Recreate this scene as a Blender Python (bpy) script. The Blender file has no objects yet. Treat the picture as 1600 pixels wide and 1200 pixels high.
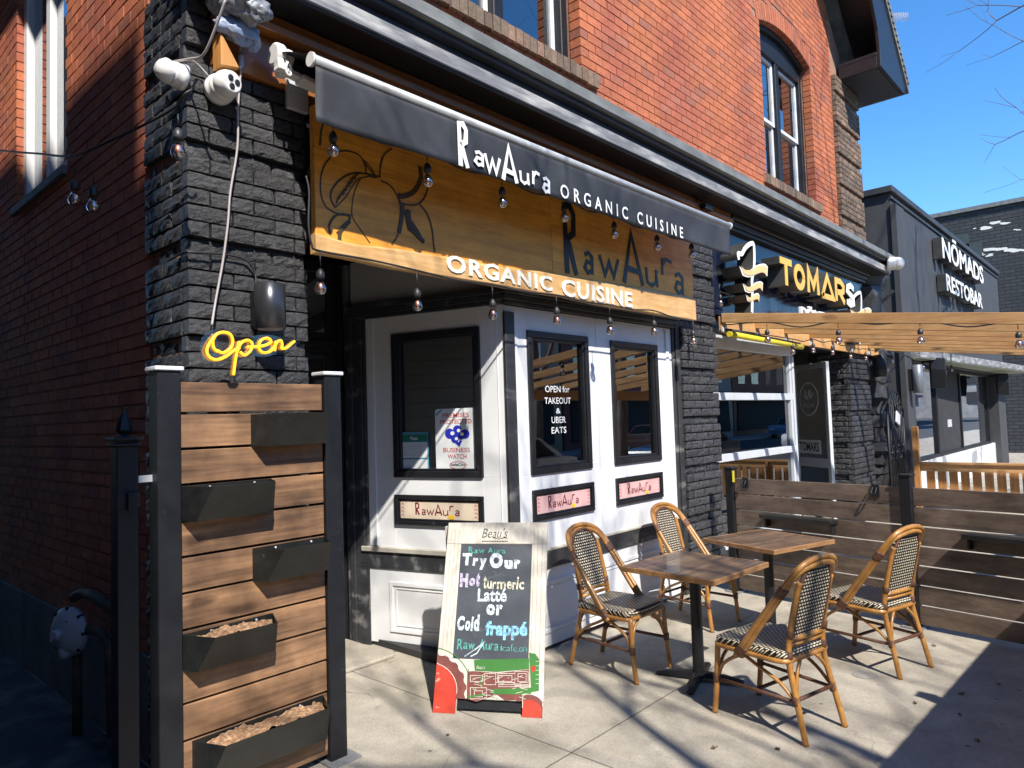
import bpy, math, random
from mathutils import Vector, Matrix, noise as mnoise
random.seed(7)
S = bpy.context.scene
COL = S.collection
R = math.radians
# ------------------------------------------------------------------ camera
YAW, PIT, ROL, FPX = R(47.599), R(2.8986), R(-1.8136), 1103.7
EYE = Vector((0, 0, 1.76))
_f = Vector((math.sin(YAW)*math.cos(PIT), math.cos(YAW)*math.cos(PIT), math.sin(PIT)))
_r = Vector((math.cos(YAW), -math.sin(YAW), 0))
_u = _r.cross(_f)
RGT = math.cos(ROL)*_r + math.sin(ROL)*_u
UPV = -math.sin(ROL)*_r + math.cos(ROL)*_u
FWD = _f
cd = bpy.data.cameras.new('camera'); cam = bpy.data.objects.new('camera', cd); COL.objects.link(cam)
cd.sensor_fit = 'HORIZONTAL'; cd.sensor_width = 36; cd.lens = FPX/1600*36; cd.clip_start = .05; cd.clip_end = 2000
M = Matrix.Identity(4)
for i in range(3):
    M[i][0], M[i][1], M[i][2], M[i][3] = RGT[i], UPV[i], -FWD[i], EYE[i]
cam.matrix_world = M
S.camera = cam
# ------------------------------------------------------------------ light
SAZ, SEL = R(26.5), R(46.5)          # the light travels towards +X +Y, downwards
w = bpy.data.worlds.new('World'); S.world = w; w.use_nodes = True
wn = w.node_tree; bg = wn.nodes['Background']
sky = wn.nodes.new('ShaderNodeTexSky'); sky.sky_type = 'NISHITA'; sky.sun_disc = False
sky.sun_elevation = SEL; sky.sun_rotation = math.pi + SAZ; sky.air_density = 1.0; sky.dust_density = .05; sky.ozone_density = 4.5; sky.altitude = 800
hsv = wn.nodes.new('ShaderNodeHueSaturation'); hsv.inputs['Saturation'].default_value = 1.22
wn.links.new(sky.outputs[0], hsv.inputs['Color']); wn.links.new(hsv.outputs[0], bg.inputs[0]); bg.inputs[1].default_value = .15
sd = bpy.data.lights.new('sun', 'SUN'); sun = bpy.data.objects.new('sun', sd); COL.objects.link(sun)
sd.energy = 4.2; sd.angle = R(.8); sd.color = (1, .945, .86)
ldir = Vector((math.sin(SAZ)*math.cos(SEL), math.cos(SAZ)*math.cos(SEL), -math.sin(SEL)))
sun.rotation_euler = ldir.to_track_quat('-Z', 'Y').to_euler()
sun.location = (-6, -12, 15)
S.view_settings.view_transform = 'Standard'; S.view_settings.look = 'None'
S.view_settings.exposure = .92; S.view_settings.gamma = 1
try:
    S.cycles.max_bounces = 8; S.cycles.transparent_max_bounces = 12; S.cycles.caustics_reflective = False; S.cycles.caustics_refractive = False
except Exception: pass
# ------------------------------------------------------------------ measuring helpers (photo pixels -> points on real planes)
def ray(x, y): return FWD*FPX + RGT*(x-800) - UPV*(y-600)
def onY(x, y, Y): d = ray(x, y); return EYE + d*((Y-EYE.y)/d.y)
def onX(x, y, X): d = ray(x, y); return EYE + d*((X-EYE.x)/d.x)
def onZ(x, y, z=0): d = ray(x, y); return EYE + d*((z-EYE.z)/d.z)
V3 = Vector
class Frame:
    """a vertical working plane: a runs along u, z up, d out along n"""
    def __init__(s, o, u, n): s.o = V3(o); s.u = V3(u).normalized(); s.n = V3(n).normalized(); s.z = V3((0, 0, 1))
    def p(s, a, z, d=0): return s.o + s.u*a + s.z*z + s.n*d
    def px(s, x, y, d=0):
        r = ray(x, y); o = s.o + s.n*d; t = ((o-EYE).dot(s.n))/r.dot(s.n); q = EYE + r*t - s.o
        return q.dot(s.u), q.dot(s.z)
def FY(Y): return Frame((0, Y, 0), (1, 0, 0), (0, -1, 0))
class MB:
    def __init__(s): s.v = []; s.f = []; s.m = []; s.s = []
    def add(s, vs, fs, mi=0, sm=False):
        b = len(s.v); s.v += [tuple(q) for q in vs]
        for f in fs: s.f.append([b+i for i in f]); s.m.append(mi); s.s.append(sm)
    def box(s, x0, x1, y0, y1, z0, z1, mi=0):
        s.add([(x0,y0,z0),(x1,y0,z0),(x1,y1,z0),(x0,y1,z0),(x0,y0,z1),(x1,y0,z1),(x1,y1,z1),(x0,y1,z1)],
              [(0,3,2,1),(4,5,6,7),(0,1,5,4),(1,2,6,5),(2,3,7,6),(3,0,4,7)], mi)
    def fbox(s, F, a0, a1, z0, z1, d0, d1, mi=0):
        s.add([F.p(a0,z0,d0),F.p(a1,z0,d0),F.p(a1,z0,d1),F.p(a0,z0,d1),F.p(a0,z1,d0),F.p(a1,z1,d0),F.p(a1,z1,d1),F.p(a0,z1,d1)],
              [(0,1,2,3),(4,7,6,5),(0,4,5,1),(1,5,6,2),(2,6,7,3),(3,7,4,0)], mi)
    def bar(s, p, q, wd, th, up=(0,0,1), mi=0):
        p = V3(p); q = V3(q); t = (q-p).normalized(); up = V3(up)
        a = t.cross(up).normalized()*wd/2; b = a.cross(t).normalized()*th/2
        s.add([p-a-b,p+a-b,p+a+b,p-a+b,q-a-b,q+a-b,q+a+b,q-a+b],[(0,1,2,3),(4,7,6,5),(0,4,5,1),(1,5,6,2),(2,6,7,3),(3,7,4,0)],mi)
    def tube(s, pts, r, n=8, mi=0, closed=False, caps=True, sm=True):
        pts = [V3(p) for p in pts]; N = len(pts); rr = r if isinstance(r,(list,tuple)) else [r]*N
        base = len(s.v); prev = None
        for i,p in enumerate(pts):
            a = pts[i-1] if (i>0 or closed) else p; b = pts[(i+1)%N] if (i<N-1 or closed) else p
            t = (b-a)
            t = t.normalized() if t.length>1e-9 else V3((0,0,1))
            if prev is None:
                x = t.orthogonal().normalized()
            else:
                x = prev - t*prev.dot(t)
                x = x.normalized() if x.length>1e-6 else t.orthogonal().normalized()
            prev = x; y = t.cross(x)
            for k in range(n):
                an = 2*math.pi*k/n; s.v.append(tuple(p + (x*math.cos(an)+y*math.sin(an))*rr[i]))
        for i in range(N if closed else N-1):
            j = (i+1)%N
            for k in range(n):
                l = (k+1)%n; s.f.append([base+i*n+k,base+i*n+l,base+j*n+l,base+j*n+k]); s.m.append(mi); s.s.append(sm)
        if caps and not closed:
            s.f.append([base+k for k in reversed(range(n))]); s.m.append(mi); s.s.append(False)
            s.f.append([base+(N-1)*n+k for k in range(n)]); s.m.append(mi); s.s.append(False)
    def lathe(s, o, prof, n=16, mi=0, axis=(0,0,1), sm=True):
        o = V3(o); ax = V3(axis).normalized(); x = ax.orthogonal().normalized(); y = ax.cross(x); b = len(s.v)
        for r,h in prof:
            for k in range(n):
                an = 2*math.pi*k/n; s.v.append(tuple(o+ax*h+(x*math.cos(an)+y*math.sin(an))*max(r,1e-4)))
        for i in range(len(prof)-1):
            for k in range(n):
                l=(k+1)%n; s.f.append([b+i*n+k,b+i*n+l,b+(i+1)*n+l,b+(i+1)*n+k]); s.m.append(mi); s.s.append(sm)
        s.f.append([b+k for k in reversed(range(n))]); s.m.append(mi); s.s.append(False)
        e=b+(len(prof)-1)*n; s.f.append([e+k for k in range(n)]); s.m.append(mi); s.s.append(False)
    def prism(s, F, poly, d0, d1, mi=0, mis=None):
        """extrude a polygon given as (a,z) on frame F"""
        n=len(poly); ar=sum(poly[i][0]*poly[(i+1)%n][1]-poly[(i+1)%n][0]*poly[i][1] for i in range(n))
        if ar<0: poly=list(reversed(poly))
        lo=[F.p(a,z,d0) for a,z in poly]; hi=[F.p(a,z,d1) for a,z in poly]
        fs=[tuple(range(n,2*n)),tuple(reversed(range(n)))]
        s.add(lo+hi,fs,mi)
        b=len(s.v)-2*n
        for i in range(n):
            j=(i+1)%n; s.f.append([b+i,b+j,b+n+j,b+n+i]); s.m.append(mi if mis is None else mis); s.s.append(False)
    def ribbon(s, F, pts, wd, d0, d1, mi=0, closed=False):
        """mitred flat stroke along (a,z) points"""
        P=[Vector((p[0],p[1])) for p in pts]; N=len(P); L=[];Rt=[]
        ww = wd if isinstance(wd,(list,tuple)) else [wd]*N
        for i in range(N):
            a=P[i-1] if (i>0 or closed) else None; b=P[(i+1)%N] if (i<N-1 or closed) else None
            t1=(P[i]-a).normalized() if a is not None else None; t2=(b-P[i]).normalized() if b is not None else None
            if t1 is None: t1=t2
            if t2 is None: t2=t1
            n1=Vector((-t1.y,t1.x)); n2=Vector((-t2.y,t2.x)); m=n1+n2
            m=m.normalized() if m.length>.2 else n1
            k=1/max(.45,m.dot(n1)); h=ww[i]/2*k
            L.append(P[i]+m*h); Rt.append(P[i]-m*h)
        vs=[]
        for i in range(N):
            vs += [F.p(L[i].x,L[i].y,d1),F.p(Rt[i].x,Rt[i].y,d1),F.p(L[i].x,L[i].y,d0),F.p(Rt[i].x,Rt[i].y,d0)]
        fs=[]
        for i in range(N if closed else N-1):
            a=4*i; b=4*((i+1)%N)
            fs += [(a,a+1,b+1,b),(a+2,b+2,b+3,a+3),(a,b,b+2,a+2),(a+1,a+3,b+3,b+1)]
        if not closed: fs += [(0,2,3,1),(4*N-4,4*N-3,4*N-1,4*N-2)]
        s.add(vs,fs,mi)
    def text(s, F, txt, a0, a1, z0, z1, d0, th=0.0, mi=0, bold=0.0, slope=0.0, shear=0.0, space=1.0):
        cu=bpy.data.curves.new('t','FONT'); cu.body=txt; cu.offset=bold; cu.shear=shear; cu.space_character=space; cu.resolution_u=3
        ob=bpy.data.objects.new('t',cu); me=bpy.data.meshes.new_from_object(ob)
        co=[v.co.copy() for v in me.vertices]
        if not co: return
        x0=min(c.x for c in co);x1=max(c.x for c in co);y0=min(c.y for c in co);y1=max(c.y for c in co)
        sx=(a1-a0)/(x1-x0); sy=(z1-z0)/(y1-y0); n=len(co)
        fs=[tuple(p.vertices) for p in me.polygons]
        def P(c,d): a=a0+(c.x-x0)*sx; return F.p(a, z0+(c.y-y0)*sy+slope*(a-a0), d)
        s.add([P(c,d0+th) for c in co],fs,mi)
        if th>0:
            cnt={}
            for f in fs:
                for i in range(len(f)):
                    e=(f[i],f[(i+1)%len(f)]); cnt[e]=1
            edge=[e for e in cnt if (e[1],e[0]) not in cnt]
            vs=[];ff=[]
            for (i,j) in edge:
                b=len(vs); vs+=[P(co[i],d0+th),P(co[j],d0+th),P(co[j],d0),P(co[i],d0)]; ff.append((b,b+3,b+2,b+1))
            s.add(vs,ff,mi)
        bpy.data.objects.remove(ob); bpy.data.curves.remove(cu); bpy.data.meshes.remove(me)
    def build(s, name, mats, parent=None, bevel=0, seg=1, kind=None):
        me=bpy.data.meshes.new(name); off=V3((0,0,0))
        if parent is not None:
            q=parent
            while q is not None: off+=q.location; q=q.parent
        me.from_pydata([(x-off.x,y-off.y,z-off.z) for x,y,z in s.v],[],s.f)
        for m in (mats if isinstance(mats,(list,tuple)) else [mats]): me.materials.append(m)
        me.polygons.foreach_set('material_index',s.m); me.polygons.foreach_set('use_smooth',s.s)
        me.update()
        o=bpy.data.objects.new(name,me); COL.objects.link(o)
        if parent is not None: o.parent=parent
        if bevel:
            b=o.modifiers.new('bevel','BEVEL'); b.width=bevel; b.segments=seg; b.limit_method='ANGLE'; b.angle_limit=R(40); b.use_clamp_overlap=True
        if kind: o['kind']=kind
        return o
def tag(o,label,cat,group=None):
    o['label']=label; o['category']=cat
    if group: o['group']=group
    return o
def thing(name,label,cat,loc=(0,0,0),group=None):
    o=bpy.data.objects.new(name,None); COL.objects.link(o); o.location=loc; o.empty_display_size=.2
    return tag(o,label,cat,group)
def copy_tree(o,parent=None):
    c=o.copy(); COL.objects.link(c)
    if parent is not None: c.parent=parent
    for ch in list(o.children): copy_tree(ch,c)
    return c
def smooth(pts,k=6,closed=False):
    """Catmull-Rom through points (tuples of any length)"""
    P=[Vector(p) for p in pts]; N=len(P); out=[]
    for i in range(N if closed else N-1):
        p0=P[(i-1)%N] if (closed or i>0) else P[0]; p1=P[i]; p2=P[(i+1)%N]; p3=P[(i+2)%N] if (closed or i<N-2) else P[-1]
        for j in range(k):
            t=j/k; out.append(.5*((2*p1)+(p2-p0)*t+(2*p0-5*p1+4*p2-p3)*t*t+(3*p1-p0-3*p2+p3)*t**3))
    if not closed: out.append(P[-1])
    return out
# ------------------------------------------------------------------ materials
def _n(t,k,**kw):
    n=t.nodes.new(k)
    for a,b in kw.items(): setattr(n,a,b)
    return n
def mat(name,col,rough=.6,metal=0,var=.15,vs=6,bump=0,bs=90,stretch=(1,1,1),island=0,col2=None,cs=3,cw=(.45,.62),spec=.5,coat=0,bdist=.01,icol=None,rvar=0):
    m=bpy.data.materials.new(name); m.use_nodes=True; t=m.node_tree; L=t.links.new; b=t.nodes['Principled BSDF']
    b.inputs['Roughness'].default_value=rough; b.inputs['Metallic'].default_value=metal; b.inputs['Specular IOR Level'].default_value=spec
    b.inputs['Coat Weight'].default_value=coat
    tc=_n(t,'ShaderNodeTexCoord'); mp=_n(t,'ShaderNodeMapping'); mp.inputs['Scale'].default_value=stretch; L(tc.outputs['Object'],mp.inputs[0])
    nz=_n(t,'ShaderNodeTexNoise'); nz.inputs['Scale'].default_value=vs; nz.inputs['Detail'].default_value=7; nz.inputs['Roughness'].default_value=.62; L(mp.outputs[0],nz.inputs['Vector'])
    mr=_n(t,'ShaderNodeMapRange'); mr.inputs[1].default_value=.3; mr.inputs[2].default_value=.7; mr.inputs[3].default_value=1-var; mr.inputs[4].default_value=1+var; L(nz.outputs[0],mr.inputs[0])
    cur=None
    rgb=_n(t,'ShaderNodeRGB'); rgb.outputs[0].default_value=(*col,1); cur=rgb.outputs[0]
    if col2 is not None:
        n2=_n(t,'ShaderNodeTexNoise'); n2.inputs['Scale'].default_value=cs; n2.inputs['Detail'].default_value=8; L(mp.outputs[0],n2.inputs['Vector'])
        r2=_n(t,'ShaderNodeMapRange'); r2.inputs[1].default_value=cw[0]; r2.inputs[2].default_value=cw[1]; L(n2.outputs[0],r2.inputs[0])
        mx=_n(t,'ShaderNodeMix',data_type='RGBA'); L(r2.outputs[0],mx.inputs[0]); L(cur,mx.inputs[6]); mx.inputs[7].default_value=(*col2,1); cur=mx.outputs[2]
    if island:
        ge=_n(t,'ShaderNodeNewGeometry')
        if icol is not None:
            r3=_n(t,'ShaderNodeMapRange'); r3.inputs[1].default_value=.72; r3.inputs[2].default_value=1; L(ge.outputs['Random Per Island'],r3.inputs[0])
            mx=_n(t,'ShaderNodeMix',data_type='RGBA'); L(r3.outputs[0],mx.inputs[0]); L(cur,mx.inputs[6]); mx.inputs[7].default_value=(*icol,1); cur=mx.outputs[2]
        hs=_n(t,'ShaderNodeHueSaturation'); r4=_n(t,'ShaderNodeMapRange'); r4.inputs[3].default_value=1-island; r4.inputs[4].default_value=1+island
        sc=_n(t,'ShaderNodeMath',operation='MULTIPLY'); sc.inputs[1].default_value=7.31; fr=_n(t,'ShaderNodeMath',operation='FRACT')
        L(ge.outputs['Random Per Island'],sc.inputs[0]); L(sc.outputs[0],fr.inputs[0]); L(fr.outputs[0],r4.inputs[0]); L(r4.outputs[0],hs.inputs['Value']); L(cur,hs.inputs['Color']); cur=hs.outputs[0]
    hv=_n(t,'ShaderNodeHueSaturation'); L(cur,hv.inputs['Color']); L(mr.outputs[0],hv.inputs['Value']); L(hv.outputs[0],b.inputs['Base Color'])
    if rvar:
        rr=_n(t,'ShaderNodeMapRange'); rr.inputs[1].default_value=.35; rr.inputs[2].default_value=.65; rr.inputs[3].default_value=max(0.02,rough-rvar); rr.inputs[4].default_value=min(1,rough+rvar); L(nz.outputs[0],rr.inputs[0]); L(rr.outputs[0],b.inputs['Roughness'])
    if bump:
        n3=_n(t,'ShaderNodeTexNoise'); n3.inputs['Scale'].default_value=bs; n3.inputs['Detail'].default_value=6; n3.inputs['Roughness'].default_value=.65; L(mp.outputs[0],n3.inputs['Vector'])
        bp=_n(t,'ShaderNodeBump'); bp.inputs['Strength'].default_value=bump; bp.inputs['Distance'].default_value=bdist; L(n3.outputs[0],bp.inputs['Height']); L(bp.outputs[0],b.inputs['Normal'])
    return m
def wood(name,c1,c2,axis=0,rough=.55,scale=1.0,bump=.25,coat=0,island=.12,blot=.14,knots=0):
    m=mat(name,c1,rough=rough,var=blot,vs=5 if blot<.2 else 3.4,coat=coat,island=island); t=m.node_tree; L=t.links.new; b=t.nodes['Principled BSDF']
    tc=_n(t,'ShaderNodeTexCoord'); mp=_n(t,'ShaderNodeMapping'); s=[14*scale]*3; s[axis]=.9*scale; mp.inputs['Scale'].default_value=s
    ge=_n(t,'ShaderNodeNewGeometry'); ad=_n(t,'ShaderNodeVectorMath',operation='ADD'); ml=_n(t,'ShaderNodeMath',operation='MULTIPLY'); ml.inputs[1].default_value=37.0
    L(ge.outputs['Random Per Island'],ml.inputs[0]); L(tc.outputs['Object'],ad.inputs[0]); L(ml.outputs[0],ad.inputs[1]); L(ad.outputs[0],mp.inputs[0])
    n1=_n(t,'ShaderNodeTexNoise'); n1.inputs['Scale'].default_value=1.2; n1.inputs['Detail'].default_value=5; n1.inputs['Distortion'].default_value=.8; L(mp.outputs[0],n1.inputs['Vector'])
    n2=_n(t,'ShaderNodeTexNoise'); n2.inputs['Scale'].default_value=7; n2.inputs['Detail'].default_value=4; L(mp.outputs[0],n2.inputs['Vector'])
    av=_n(t,'ShaderNodeMath',operation='ADD'); a2=_n(t,'ShaderNodeMath',operation='MULTIPLY'); a2.inputs[1].default_value=.45; L(n2.outputs[0],a2.inputs[0]); L(n1.outputs[0],av.inputs[0]); L(a2.outputs[0],av.inputs[1])
    r=_n(t,'ShaderNodeMapRange'); r.inputs[1].default_value=.52; r.inputs[2].default_value=.92; L(av.outputs[0],r.inputs[0])
    mx=_n(t,'ShaderNodeMix',data_type='RGBA'); mx.inputs[6].default_value=(*c1,1); mx.inputs[7].default_value=(*c2,1); L(r.outputs[0],mx.inputs[0])
    gout=mx.outputs[2]
    if knots:
        m2=_n(t,'ShaderNodeMapping'); s2=[7.5]*3; s2[axis]=2.6; m2.inputs['Scale'].default_value=s2; L(ad.outputs[0],m2.inputs[0])
        wn_=_n(t,'ShaderNodeTexNoise'); wn_.inputs['Scale'].default_value=3; wa=_n(t,'ShaderNodeVectorMath',operation='MULTIPLY_ADD'); wa.inputs[1].default_value=(.25,.25,.25); L(m2.outputs[0],wn_.inputs['Vector']); L(wn_.outputs['Color'],wa.inputs[0]); L(m2.outputs[0],wa.inputs[2])
        vo=_n(t,'ShaderNodeTexVoronoi'); vo.inputs['Scale'].default_value=.8; L(wa.outputs[0],vo.inputs['Vector'])
        kr=_n(t,'ShaderNodeMapRange'); kr.inputs[1].default_value=.09; kr.inputs[2].default_value=.2; kr.inputs[3].default_value=knots; kr.inputs[4].default_value=0; L(vo.outputs['Distance'],kr.inputs[0])
        kx=_n(t,'ShaderNodeMix',data_type='RGBA'); L(kr.outputs[0],kx.inputs[0]); L(gout,kx.inputs[6]); kx.inputs[7].default_value=(c2[0]*.45,c2[1]*.42,c2[2]*.4,1); gout=kx.outputs[2]
    # feed the grain in place of the plain colour
    for n in t.nodes:
        if n.bl_idname=='ShaderNodeRGB':
            for l in list(n.outputs[0].links):
                to=l.to_socket; t.links.remove(l); L(gout,to)
    bp=_n(t,'ShaderNodeBump'); bp.inputs['Strength'].default_value=bump; bp.inputs['Distance'].default_value=.004; L(av.outputs[0],bp.inputs['Height']); L(bp.outputs[0],b.inputs['Normal'])
    return m
def glass(name,tint=(.5,.55,.55),refl=1.0,rough=0.0,base=.04):
    m=bpy.data.materials.new(name); m.use_nodes=True; t=m.node_tree; L=t.links.new
    for n in list(t.nodes):
        if n.bl_idname!='ShaderNodeOutputMaterial': t.nodes.remove(n)
    out=[n for n in t.nodes][0]
    fr=_n(t,'ShaderNodeFresnel'); fr.inputs[0].default_value=1.5
    ml=_n(t,'ShaderNodeMath',operation='MULTIPLY_ADD'); ml.inputs[1].default_value=1.7*refl; ml.inputs[2].default_value=base; ml.use_clamp=True; L(fr.outputs[0],ml.inputs[0])
    tr=_n(t,'ShaderNodeBsdfTransparent'); tr.inputs[0].default_value=(*tint,1)
    gl=_n(t,'ShaderNodeBsdfGlossy'); gl.inputs['Roughness'].default_value=rough; gl.inputs[0].default_value=(.95,.97,1,1)
    nz=_n(t,'ShaderNodeTexNoise'); nz.inputs['Scale'].default_value=1.3; bp=_n(t,'ShaderNodeBump'); bp.inputs['Strength'].default_value=.04; bp.inputs['Distance'].default_value=.02
    tc=_n(t,'ShaderNodeTexCoord'); L(tc.outputs['Object'],nz.inputs['Vector']); L(nz.outputs[0],bp.inputs['Height']); L(bp.outputs[0],gl.inputs['Normal'])
    mx=_n(t,'ShaderNodeMixShader'); L(ml.outputs[0],mx.inputs[0]); L(tr.outputs[0],mx.inputs[1]); L(gl.outputs[0],mx.inputs[2]); L(mx.outputs[0],out.inputs[0])
    return m
def emit(name,col,st):
    m=mat(name,col,rough=.4,var=0); b=m.node_tree.nodes['Principled BSDF']; b.inputs['Emission Color'].default_value=(*col,1); b.inputs['Emission Strength'].default_value=st; return m
def weave(name,su,sv,axes,c1=(.72,.64,.49),c2=(.010,.008,.007)):
    """woven plastic cane: pale strands in staggered rows over black"""
    m=mat(name,c1,rough=.4,var=.1); t=m.node_tree; L=t.links.new; b=t.nodes['Principled BSDF']
    tc=_n(t,'ShaderNodeTexCoord'); sp=_n(t,'ShaderNodeSeparateXYZ'); cb=_n(t,'ShaderNodeCombineXYZ'); L(tc.outputs['Object'],sp.inputs[0])
    L(sp.outputs[axes[0]],cb.inputs[0])
    if len(axes)>2:
        ad=_n(t,'ShaderNodeMath',operation='ADD'); L(sp.outputs[axes[1]],ad.inputs[0]); L(sp.outputs[axes[2]],ad.inputs[1]); L(ad.outputs[0],cb.inputs[1])
    else: L(sp.outputs[axes[1]],cb.inputs[1])
    br=_n(t,'ShaderNodeTexBrick'); br.inputs['Scale'].default_value=1; br.inputs['Brick Width'].default_value=su; br.inputs['Row Height'].default_value=sv
    br.inputs['Mortar Size'].default_value=min(su,sv)*.27; br.inputs['Mortar Smooth'].default_value=.25; br.inputs['Color1'].default_value=(*c1,1); br.inputs['Color2'].default_value=(c1[0]*.85,c1[1]*.82,c1[2]*.75,1); br.inputs['Mortar'].default_value=(*c2,1)
    L(cb.outputs[0],br.inputs['Vector']); L(br.outputs[0],b.inputs['Base Color'])
    bp=_n(t,'ShaderNodeBump'); bp.inputs['Strength'].default_value=.7; bp.inputs['Distance'].default_value=.004; bp.invert=True; L(br.outputs['Fac'],bp.inputs['Height']); L(bp.outputs[0],b.inputs['Normal'])
    return m
MT={}
MT['black_brick']=mat('black_painted_brick',(.042,.042,.045),rough=.42,var=.5,vs=40,bump=1.0,bs=85,island=.25,bdist=.014,spec=.5,col2=(.11,.11,.112),cs=16,cw=(.6,.78))
MT['black_mortar']=mat('black_mortar',(.02,.02,.021),rough=.9,var=.3,vs=30,bump=.5)
MT['red_brick']=mat('red_brick',(.47,.145,.062),rough=.85,var=.22,vs=25,bump=.55,bs=140,island=.15,icol=(.33,.12,.075),col2=(.36,.1,.055),cs=1.1,bdist=.006)
MT['red_mortar']=mat('red_mortar',(.34,.19,.13),rough=.95,var=.25,vs=20,bump=.5)
MT['brown_brick']=mat('brown_brick',(.16,.115,.08),rough=.9,var=.3,vs=25,bump=.7,bs=120,island=.25,icol=(.25,.15,.1))
MT['black_paint']=mat('black_paint',(.013,.0135,.016),rough=.38,var=.25,vs=8,bump=.12,bs=60,col2=(.04,.04,.042),cs=14,cw=(.62,.8))
MT['worn_black']=mat('weathered_black_paint',(.035,.036,.04),rough=.5,var=.3,vs=9,stretch=(.25,1,1),bump=.35,bs=30,col2=(.22,.21,.2),cs=9,cw=(.56,.8))
MT['cornice']=mat('cornice_paint',(.19,.19,.195),rough=.5,var=.4,vs=10,stretch=(.3,1,1.5),bump=.5,bs=22,col2=(.4,.39,.37),cs=9,cw=(.45,.66))
MT['navy']=mat('dark_navy_paint',(.03,.034,.048),rough=.45,var=.2,vs=5,bump=.15,bs=30)
MT['lead']=mat('grey_flashing',(.17,.175,.165),rough=.6,var=.35,vs=8,stretch=(.4,1,1),bump=.3,bs=20)
MT['white_paint']=mat('white_paint',(.74,.745,.75),rough=.42,var=.035,vs=3,stretch=(1,1,.35),bump=.06,bs=25,col2=(.66,.66,.66),cs=2.2,cw=(.55,.8))
MT['grey_paint']=mat('grey_white_paint',(.52,.51,.49),rough=.6,var=.06,vs=3,bump=.08,bs=20)
MT['sill_wood']=mat('bare_sill',(.42,.39,.33),rough=.7,var=.2,vs=8,stretch=(.3,1,1))
MT['dark_int']=mat('dark_interior',(.03,.03,.032),rough=.8,var=.3)
MT['int_wall']=mat('room_wall',(.22,.215,.2),rough=.9,var=.1)
MT['int_light']=mat('pale_room_wall',(.72,.7,.65),rough=.9,var=.1)
MT['pane']=glass('window_glass',(.5,.54,.54),1.3,base=.12)
MT['pane_clear']=glass('clear_window_glass',(.85,.88,.87),1.0)
MT['beam']=wood('stained_timber',(.36,.13,.028),(.2,.06,.012),0,rough=.4,coat=.2)
MT['beam_pale']=wood('orange_timber',(.62,.3,.09),(.5,.22,.05),2,rough=.5)
MT['signwood']=wood('honey_stained_board',(.93,.41,.05),(.66,.26,.03),0,rough=.5,scale=1.5)
MT['liveedge']=wood('pale_live_edge_wood',(.72,.46,.2),(.56,.30,.1),0,rough=.5,scale=1.8)
MT['planter']=wood('planter_board',(.33,.182,.092),(.10,.054,.03),0,rough=.55,scale=.62,coat=.05,blot=.5,knots=.75)
MT['fence']=wood('dark_fence_board',(.19,.135,.098),(.085,.06,.046),1,rough=.5,scale=.7,coat=.1,blot=.35,knots=.5)
MT['table']=wood('worn_table_wood',(.22,.135,.08),(.06,.037,.024),0,rough=.4,scale=1.3,coat=.2,blot=.5,knots=.5)
MT['table_edge']=wood('raw_table_edge',(.4,.21,.085),(.2,.1,.04),0,rough=.6)
MT['pine']=wood('new_pine',(.60,.36,.16),(.42,.21,.075),1,rough=.6,scale=.8,island=.2,knots=.6)
MT['cedar']=wood('cedar_rail',(.58,.28,.09),(.4,.17,.05),2,rough=.6)
MT['metal_black']=mat('black_metal',(.011,.012,.015),rough=.48,var=.25,vs=12,bump=.05,col2=(.06,.065,.07),cs=25,cw=(.68,.9),spec=.35)
MT['box_black']=mat('black_planter_metal',(.013,.0145,.014),rough=.4,var=.35,vs=14,bump=.06,col2=(.1,.1,.1),cs=40,cw=(.66,.9))
MT['white_plastic']=mat('white_plastic',(.78,.77,.74),rough=.35,var=.06,vs=8)
MT['cap']=mat('post_cap',(.72,.74,.78),rough=.4,var=.1)
MT['plate']=mat('dull_steel_plate',(.2,.2,.2),rough=.6,var=.2,vs=20)
MT['alu']=mat('aluminium',(.62,.65,.68),rough=.42,metal=.2,var=.08)
MT['awning']=mat('awning_cloth',(.024,.0255,.03),rough=.65,var=.25,vs=3,bump=.25,bs=300,col2=(.042,.044,.05),cs=2.5)
MT['bar']=mat('awning_bar',(.45,.46,.47),rough=.45,metal=.2,var=.15,vs=6)
MT['white']=mat('white_lettering',(.82,.82,.8),rough=.5,var=.03)
MT['offwhite']=mat('aged_white_lettering',(.78,.75,.66),rough=.5,var=.1,vs=12)
MT['ink']=mat('black_lettering',(.016,.016,.018),rough=.4,var=.2)
MT['cable']=mat('black_cable',(.02,.02,.022),rough=.5,var=.1)
MT['grey_cable']=mat('grey_cable',(.4,.36,.35),rough=.6,var=.1)
MT['socket']=mat('lamp_socket',(.03,.03,.032),rough=.45,var=.1)
MT['filament']=mat('amber_filament',(.75,.33,.1),rough=.4,var=.1)
MT['bulb']=glass('bulb_glass',(.97,.88,.78),1.6,.12,.2)
MT['acrylic']=glass('clear_acrylic',(.93,.94,.93),1.0,.05,.12)
MT['soil']=mat('dry_soil',(.26,.14,.07),rough=.95,var=.5,vs=50,bump=1,bs=80,col2=(.4,.26,.15),cs=60)
MT['bamboo']=mat('rattan_pole',(.42,.2,.05),rough=.33,var=.3,vs=14,col2=(.3,.125,.03),cs=10,cw=(.45,.7),coat=.25,island=.08)
MT['binding']=mat('rattan_binding',(.12,.05,.025),rough=.45,var=.35,vs=60,bump=.6,bs=150)
MT['weave_seat']=weave('woven_seat',.031,.0185,(0,1,2))
MT['weave_back']=weave('woven_back',.024,.0195,(0,2))
MT['grey_bag']=mat('grey_plastic_bag',(.2,.215,.24),rough=.3,var=.3,vs=10,bump=.5,bs=14,bdist=.02,spec=.6)
MT['blue_bag']=mat('blue_grey_tape',(.24,.29,.4),rough=.35,var=.25,vs=12,bump=.5,bs=20)
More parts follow.
